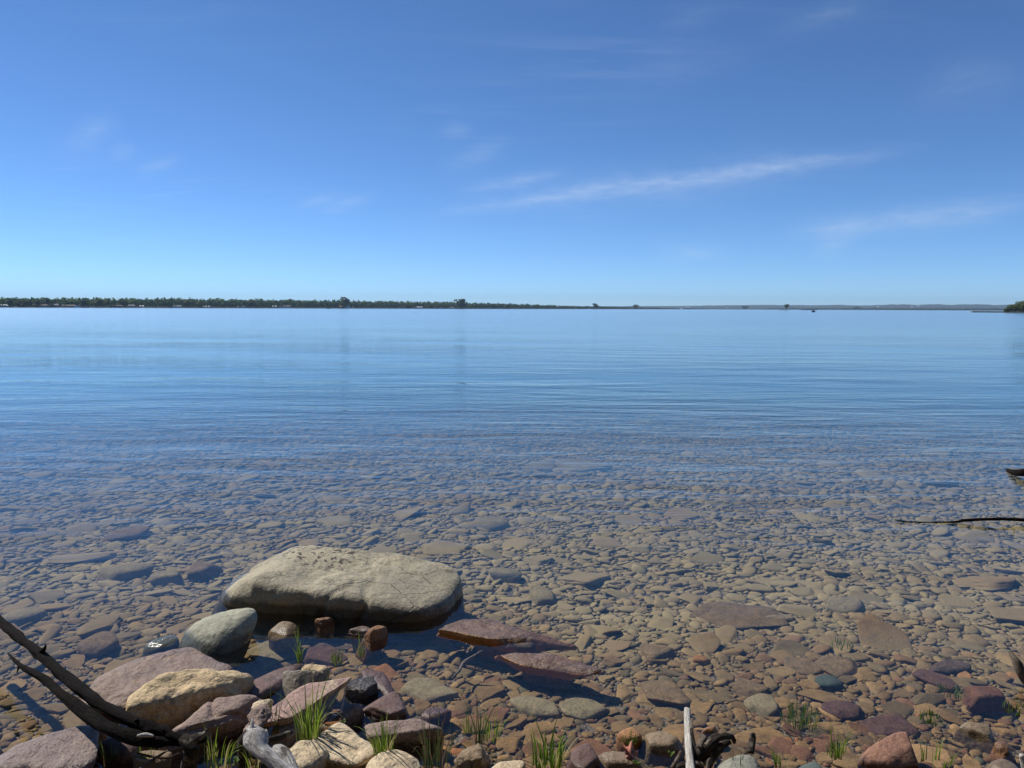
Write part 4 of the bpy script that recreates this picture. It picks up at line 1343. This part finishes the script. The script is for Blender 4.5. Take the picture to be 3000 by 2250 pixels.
link('stalk', mesh('stalk', lv, lf, M['drybrown']), leaf)

# ------------------------------------------------------------------ far things: trees, houses, boats
def tree(label, px, D, h, w, mat='crown', conifer=False, seed=0, group='single trees along the far shore', name=None, base=.15, n=240, z0=1.0, leaf=None):
    g_ = ground_at(px, D)
    r = random.Random(seed)
    root_ = empty(name or ('conifer' if conifer else 'broadleaf_tree'), (g_.x, g_.y, z0), label, 'tree', group)
    v, f, T = crown_geo(r, h, w, n, conifer, base, leaf or w * .2)
    me = mesh('crown', v, f, M[mat], False)
    set_tint(me, T)
    link('crown', me, root_)
    tv, tf, _ = tube_geo([(0, 0, -.6), (.02 * h, 0, h * .3), (0, .01 * h, h * .6), (0, 0, h * .9)], [h * .028, h * .022, h * .014, h * .004], seed, seg=3, nring=7, rough=.1)
    for k in range(3):
        a = r.uniform(0, 6.28)
        z = r.uniform(.35, .6) * h
        bv, bf, _ = tube_geo([(0, 0, z), (math.cos(a) * w * .18, math.sin(a) * w * .18, z + h * .12), (math.cos(a) * w * .34, math.sin(a) * w * .34, z + h * .2)], [h * .012, h * .008, h * .003], seed + k, seg=2, nring=5, rough=.1)
        b_ = len(tv)
        tv += bv
        tf += [tuple(i + b_ for i in q) for q in bf]
    link('trunk', mesh('trunk', tv, tf, M['trunk']), root_)
    return root_


def top_h(px, py, D):
    return PD(px, py, D).z - 1.0


TREES = [  # px, top py, width px, kind, label
    (28, 874, 20, 'c', 'dark pointed conifer at the far left end of the far shore'),
    (86, 875, 16, 'c', 'dark conifer between the first far houses on the left'),
    (110, 876, 15, 'c', 'dark conifer just left of the white gabled far house'),
    (140, 869, 12, 'c', 'tall narrow far conifer rising above the treeline at left'),
    (245, 872, 22, 'c', 'broad dark far conifer behind the docked white motorboat'),
    (62, 881, 26, 'b', 'light green round tree between the two dark far conifers at left'),
    (286, 880, 26, 'b', 'light green round tree right of the docked white motorboat'),
    (366, 880, 22, 'b', 'bright round tree on far shore before the grey boathouse'),
    (545, 880, 20, 'b', 'pale green round tree on far shore, left of centre'),
    (585, 884, 18, 'b', 'low pale bush-like tree on far shore, left of centre'),
    (735, 881, 22, 'b', 'pale round tree at the water, left of the white gabled boathouse'),
    (1015, 871, 26, 'b', 'tall pale poplar crown standing highest above the far treeline'),
    (1190, 889, 26, 'b', 'light green tree right of the white far cottage'),
    (1352, 878, 30, 'b', 'tall broad dark tree standing above far treeline near centre'),
    (1265, 892, 18, 'b', 'round green tree left of the tall broad centre tree'),
    (1300, 891, 16, 'b', 'round green tree at the foot of the tall broad centre tree'),
    (1442, 891, 20, 'b', 'round tree at the water right of the tall broad centre tree'),
    (1488, 893, 16, 'b', 'small round tree near the middle of the far shore'),
    (1744, 889.5, 14, 'b', 'dark round tree sticking up where the far woods taper off'),
    (1862, 893.5, 16, 'b', 'dark tree clump near the tip of the far woods'),
    (2182, 897, 14, 'b', 'lone dark tree clump on the low far shore, right'),
    (2512, 899.5, 14, 'b', 'dark tree clump on distant shore left of the water towers'),
]
for i, (px, py, wpx, kind, label) in enumerate(TREES):
    D = (sh_dist(px) + 4) if px < 2080 else 4550.0
    h_ = top_h(px, py, D)
    w_ = wpx * D / F * 1.15
    tree(label, px, D, h_, w_, 'crown_dark' if kind == 'c' else 'crown', kind == 'c', 500 + i)
for i, (px, py) in enumerate([(975, 873.5), (981, 872), (988, 874), (994, 872.5), (1000, 875)]):
    D = sh_dist(px) + 40
    tree(('leftmost', 'second', 'middle', 'fourth', 'rightmost')[i] + ' thin bare tree of the row of five left of the tall poplar', px, D, top_h(px, py, D), 4.2, 'crown', True, 560 + i, 'row of thin bare trees on the far shore', 'bare_tree', .25, 60)
# wooded point at the right, much nearer
M['crown_sun'] = leaf_mat('olive_tree_foliage', [(0, (.055, .075, .018)), (0.5, (.115, .130, .030)), (1, (.170, .170, .045))])
strip('wooded_point', list(range(2850, 3800, 12)), lambda px: 620.0 + 15 * math.sin(px * .02) if px > 2900 else 640.0, [(-6, -6), (0, 0.05), (5, .4), (60, .9), (160, 1.0)], M['shore'])
PT = [(2948, 903, 12, 'low bush at the tip of the wooded point'), (2966, 893, 22, 'leftmost rounded tree of the sunlit wooded point'), (2985, 884, 30, 'tall olive-green tree on the sunlit wooded point'),
      (3006, 881, 34, 'tallest tree cut by the right edge on the wooded point'), (2998, 893, 26, 'lower sunlit tree in front on the wooded point, by the edge'),
      (2975, 897, 20, 'small front bush-like tree on the wooded point')]
for i, (px, py, wpx, label) in enumerate(PT):
    D = 650 + (i % 3) * 6
    tree(label or 'olive-green tree of the wooded point beyond the right edge', px, D, top_h(px, py, D) + .4, wpx * D / F * 1.15, 'crown_sun', False, 600 + i, 'trees on the wooded point', base=.04, n=520, z0=.5, leaf=1.0)

# islet with one tree
g_ = ground_at(2302, 1500)
vs, fs = [], []
for i in range(25):
    for j in range(9):
        u, v_ = i / 24 * 2 - 1, j / 8 * 2 - 1
        rr_ = max(0, 1 - u * u * (1.0) - v_ * v_)
        vs.append((g_.x - 5 + u * 14, g_.y + v_ * 6, -1.6 + 2.3 * math.sqrt(rr_) + .1 * mnoise.noise(Vector((u * 4, v_ * 4, 0)))))
for i in range(24):
    for j in range(8):
        a = i * 9 + j
        fs.append((a, a + 9, a + 10, a + 1))
tag(link('islet', mesh('islet', vs, fs, M['shore'])), kind='structure')
tree('lone windswept tree on a tiny islet far out', 2304, 1500, 11.5, 9.5, 'crown', False, 700, None, 'islet_tree', .35, 160, .3)

M['white_paint'] = plain_mat('white_paint', (.78, .78, .76), .6, .05, 1)
M['grey_paint'] = plain_mat('grey_siding', (.33, .32, .31), .8, .1, 1)
M['brown_paint'] = plain_mat('brown_siding', (.19, .12, .085), .8, .15, 1)
M['tan_paint'] = plain_mat('tan_siding', (.42, .36, .27), .8, .1, 1)
M['roof_grey'] = plain_mat('grey_shingles', (.21, .20, .20), .85, .2, 2)
M['roof_brown'] = plain_mat('brown_shingles', (.15, .105, .085), .85, .2, 2)
M['roof_pale'] = plain_mat('pale_metal_roof', (.62, .62, .62), .5, .05, 2)
M['window_glass'] = plain_mat('dark_window_glass', (.03, .035, .04), .15, .1, 1)
M['orange_paint'] = plain_mat('orange_paint', (.60, .20, .05), .6, .1, 1)
M['hull_dark'] = plain_mat('dark_hull', (.025, .026, .03), .5, .2, 1)
M['concrete'] = plain_mat('concrete', (.42, .41, .39), .85, .12, 1)


def house(label, px, wpx, hpx, wall, roof, dist_off=6, roof_h=.45, name='far_house', D=None, dep=7.0, z0=1.0, turn=0.0):
    D = D or sh_dist(px) + dist_off
    w = wpx * D / F
    h = max(2.4, hpx * D / F * .85)
    g_ = ground_at(px, D)
    root_ = empty(name, (g_.x, g_.y, z0), label, 'house', 'houses along the far shore')
    root_.rotation_euler[2] = math.atan2(-g_.x, g_.y) + turn
    hw = h * (1 - roof_h)
    mb = MB()
    mb.box((0, 0, hw / 2 - .3), (w, dep, hw + .6))
    # gable ends
    mb.addm([(-w / 2, -dep / 2, hw), (-w / 2, dep / 2, hw), (-w / 2, 0, h - .15), (-w / 2 + .2, -dep / 2, hw), (-w / 2 + .2, dep / 2, hw), (-w / 2 + .2, 0, h - .15)],
            [(0, 2, 1), (3, 4, 5), (0, 1, 4, 3), (1, 2, 5, 4), (2, 0, 3, 5)])
    mb.addm([(w / 2, -dep / 2, hw), (w / 2, dep / 2, hw), (w / 2, 0, h - .15), (w / 2 - .2, -dep / 2, hw), (w / 2 - .2, dep / 2, hw), (w / 2 - .2, 0, h - .15)],
            [(0, 1, 2), (3, 5, 4), (0, 3, 4, 1), (1, 4, 5, 2), (2, 5, 3, 0)])
    mb.build('wall', M[wall], root_)
    rb = MB()
    e, th = .5, .25
    x0, x1, y1 = -w / 2 - e, w / 2 + e, dep / 2 + e
    lz = hw - .2
    for s_ in (-1, 1):
        rb.addm([(x0, s_ * y1, lz), (x1, s_ * y1, lz), (x1, 0, h), (x0, 0, h), (x0, s_ * y1, lz + th), (x1, s_ * y1, lz + th), (x1, 0, h + th), (x0, 0, h + th)],
                [(0, 1, 2, 3), (4, 7, 6, 5), (0, 4, 5, 1), (1, 5, 6, 2), (2, 6, 7, 3), (3, 7, 4, 0)])
    rb.build('roof', M[roof], root_)
    n = max(2, int(w / 4))
    for k in range(n):
        wb = MB()
        wb.box((-w / 2 + (k + .5) * w / n, -dep / 2 - .03, hw * .55), (min(1.5, w / n * .5), .1, hw * .4))
        wb.build('window', M['window_glass'], root_)
    return root_


house('low pale-roofed house at the far left end of the shore', 8, 20, 6, 'grey_paint', 'roof_pale')
house('long low grey house between dark conifers on far left shore', 120, 34, 7, 'grey_paint', 'roof_brown')
house('white gabled far house half hidden behind the dark conifers', 128, 10, 15, 'white_paint', 'roof_pale', 30)
house('brown hip-roofed far house left of the docked motorboat', 156, 22, 8, 'brown_paint', 'roof_grey')
house('low wide far house right behind the docked white motorboat', 200, 30, 6, 'tan_paint', 'roof_brown')
house('grey roofed far house right of the docked white motorboat', 242, 24, 7, 'grey_paint', 'roof_grey')
house('brown low far house beside the bright round tree', 340, 30, 6, 'brown_paint', 'roof_brown')
house('grey boathouse on far shore right of the bright round tree', 385, 15, 7, 'grey_paint', 'roof_grey')
house('small white shed with pale roof on the far shore', 415, 9, 4, 'white_paint', 'roof_pale')
house('long white-walled far house, widest on the left half of shore', 517, 24, 6, 'white_paint', 'roof_grey')
house('low pale shed far shore right of the long white house', 605, 14, 4, 'tan_paint', 'roof_pale')
house('grey low house half hidden under trees, left of white boathouse', 706, 18, 5, 'grey_paint', 'roof_grey')
house('pale shed just left of the white gabled boathouse', 805, 11, 6, 'grey_paint', 'roof_pale')
house('white gabled far boathouse with long brown roof by the water', 836, 26, 8, 'white_paint', 'roof_brown', 3)
house('white far cottage beneath the tall poplar crown', 1019, 11, 6, 'white_paint', 'roof_pale', 2)
house('brown boathouse left of the white far cottage', 999, 10, 7, 'brown_paint', 'roof_brown', 2)
house('low beige far house left of centre beneath green trees', 1172, 18, 4, 'tan_paint', 'roof_grey')
house('wide brown far house near the light green tree', 1225, 24, 5, 'brown_paint', 'roof_pale')
house('small grey far house left of the tall broad centre tree', 1291, 10, 4, 'grey_paint', 'roof_grey')
house('white far house at the foot of the tall broad centre tree', 1325, 15, 5, 'white_paint', 'roof_brown')
house('pale open pavilion with flat light roof beyond the woods tip', 2015, 12, 7, 'grey_paint', 'roof_pale', 4, .2, 'pavilion', 3300, 10)
house('bright white boathouse at the tip of the far woods', 1996, 7, 3, 'white_paint', 'roof_pale', 0, .4, 'boathouse', 3200, 6)
house('tiny white house on the distant shore, left of the water towers', 2572, 4, 3, 'white_paint', 'roof_pale', 0, .4, 'far_house', 5200, 8, 16)


def water_tower(label, px, py, size, D=6400.0):
    p_ = PD(px, py, D)
    z0 = 12.0
    root_ = empty('water_tower', (p_.x, p_.y, z0), label, 'water tower', 'water towers on the hills')
    V, Fc = ico(3)
    link('tank', mesh('tank', V * np.array([size, size, size * .8]) + np.array([0, 0, p_.z - z0]), Fc, M['white_paint']), root_)
    v, f, _ = tube_geo([(0, 0, -4), (0, 0, (p_.z - z0) * .6), (0, 0, p_.z - z0)], [size * .45, size * .28, size * .5], 1, seg=4, nring=10, rough=0)
    link('stem', mesh('stem', v, f, M['white_paint']), root_)


water_tower('left white water tower on the blue hills', 2672, 898.0, 5.2)
water_tower('right, slightly larger white water tower on the blue hills', 2691, 897.2, 6.2)
water_tower('slim white tower on the hills left of the islet', 2130, 900.0, 3.6)


def hull(mb, L, Wd, H):
    """pointed boat hull along local x"""
    st = 9
    vs, fs = [], []
    for i in range(st):
        u = i / (st - 1)
        w = Wd / 2 * (1 - max(0, (u - .45) / .55) ** 2.2)
        k = H * (1 + .35 * u * u)
        x = -L / 2 + L * u
        vs += [(x, -w, k), (x, -w * .7, 0.15 * H), (x, 0, -.25 * H * (1 - u ** 3)), (x, w * .7, .15 * H), (x, w, k)]
    for i in range(st - 1):
        for j in range(4):
            a = i * 5 + j
            fs.append((a, a + 5, a + 6, a + 1))
        a = i * 5
        fs.append((a, a + 4, a + 9, a + 5))
    fs.append((0, 1, 2, 3, 4))
    mb.addm(vs, fs)


def boat(label, px, py, L, Wd, H, hullm, turn, parts, cat='boat', name='motorboat', D=None):
    if D is None:
        p_ = P(px, py, 0)
    else:
        p_ = ground_at(px, D)
    root_ = empty(name, (p_.x, p_.y, 0), label, cat)
    root_.rotation_euler[2] = turn
    mb = MB()
    hull(mb, L, Wd, H)
    mb.build('hull', M[hullm], root_)
    for nm, c, s_, mt in parts:
        q = MB()
        q.box(c, s_)
        q.build(nm, M[mt], root_)


boat('docked white motorboat with cabin at the far left shore', 225, 0, 9.5, 2.8, 1.3, 'white_paint', 0.15,
     [('cabin', (-.3, 0, 2.0), (3.6, 1.9, 1.3), 'white_paint'), ('windscreen', (1.65, 0, 2.1), (.2, 1.7, .9), 'window_glass'), ('engine', (-4.9, 0, .9), (.5, .6, 1.2), 'hull_dark')], D=1170)
boat('small dark boat far out on the water near the islet', 2384, 914.3, 2.6, 1.2, .45, 'hull_dark', .3,
     [('seat', (-.65, 0, .8), (.55, .8, .75), 'hull_dark'), ('seat', (.5, 0, .78), (.55, .8, .72), 'hull_dark')], name='small_boat', D=520)
boat('tiny dark boat before the far shore left of the poplar', 964, 0, 5.5, 1.8, .8, 'hull_dark', .2, [('engine', (-2.6, 0, 1.0), (.5, .6, 1.1), 'hull_dark')], name='small_boat', D=1000)
boat('tiny white boat near the wooded point', 2846, 0, 4.4, 1.4, .5, 'white_paint', .1, [('seat', (0, 0, .7), (.5, .9, .5), 'white_paint')], name='small_boat', D=760)
boat('low white boat moored where the far woods end', 1727, 0, 6, 2, .9, 'white_paint', .2, [('cabin', (0, 0, 1.4), (2.2, 1.4, 1.0), 'white_paint')], D=2240)
# flat barge with an orange cabin
b0 = ground_at(2375, 2400)
bg_ = empty('work_barge', (b0.x, b0.y, 0), 'low brown work barge with orange cabin between islet and small boat', 'barge')
bg_.rotation_euler[2] = math.atan2(-b0.x, b0.y)
for nm, c, s_, mt in (('deck', (-5, 0, .4), (46, 8, 1.6), 'brown_paint'), ('cabin', (18 - 2, 0, 3.0), (7, 5, 3.8), 'orange_paint'), ('cargo', (-6, 0, 2.0), (26, 5, 1.6), 'brown_paint'), ('mast', (-23, 0, 5.0), (.5, .5, 9), 'hull_dark')):
    q = MB()
    q.box(c, s_)
    q.build(nm, M[mt], bg_)
# channel marker
c0 = ground_at(1008, 1000)
mk = empty('channel_marker', (c0.x, c0.y, 0), 'thin dark marker post in the water below the tall poplar crown', 'marker')
v, f, _ = tube_geo([(0, 0, -3), (0, 0, 0), (0, 0, 3.2)], [.25, .22, .2], 2, seg=3, nring=8, rough=0)
link('post', mesh('post', v, f, M['hull_dark']), mk)
q = MB()
q.box((0, 0, 3.6), (1.0, .15, .9))
q.build('board', M['hull_dark'], mk)
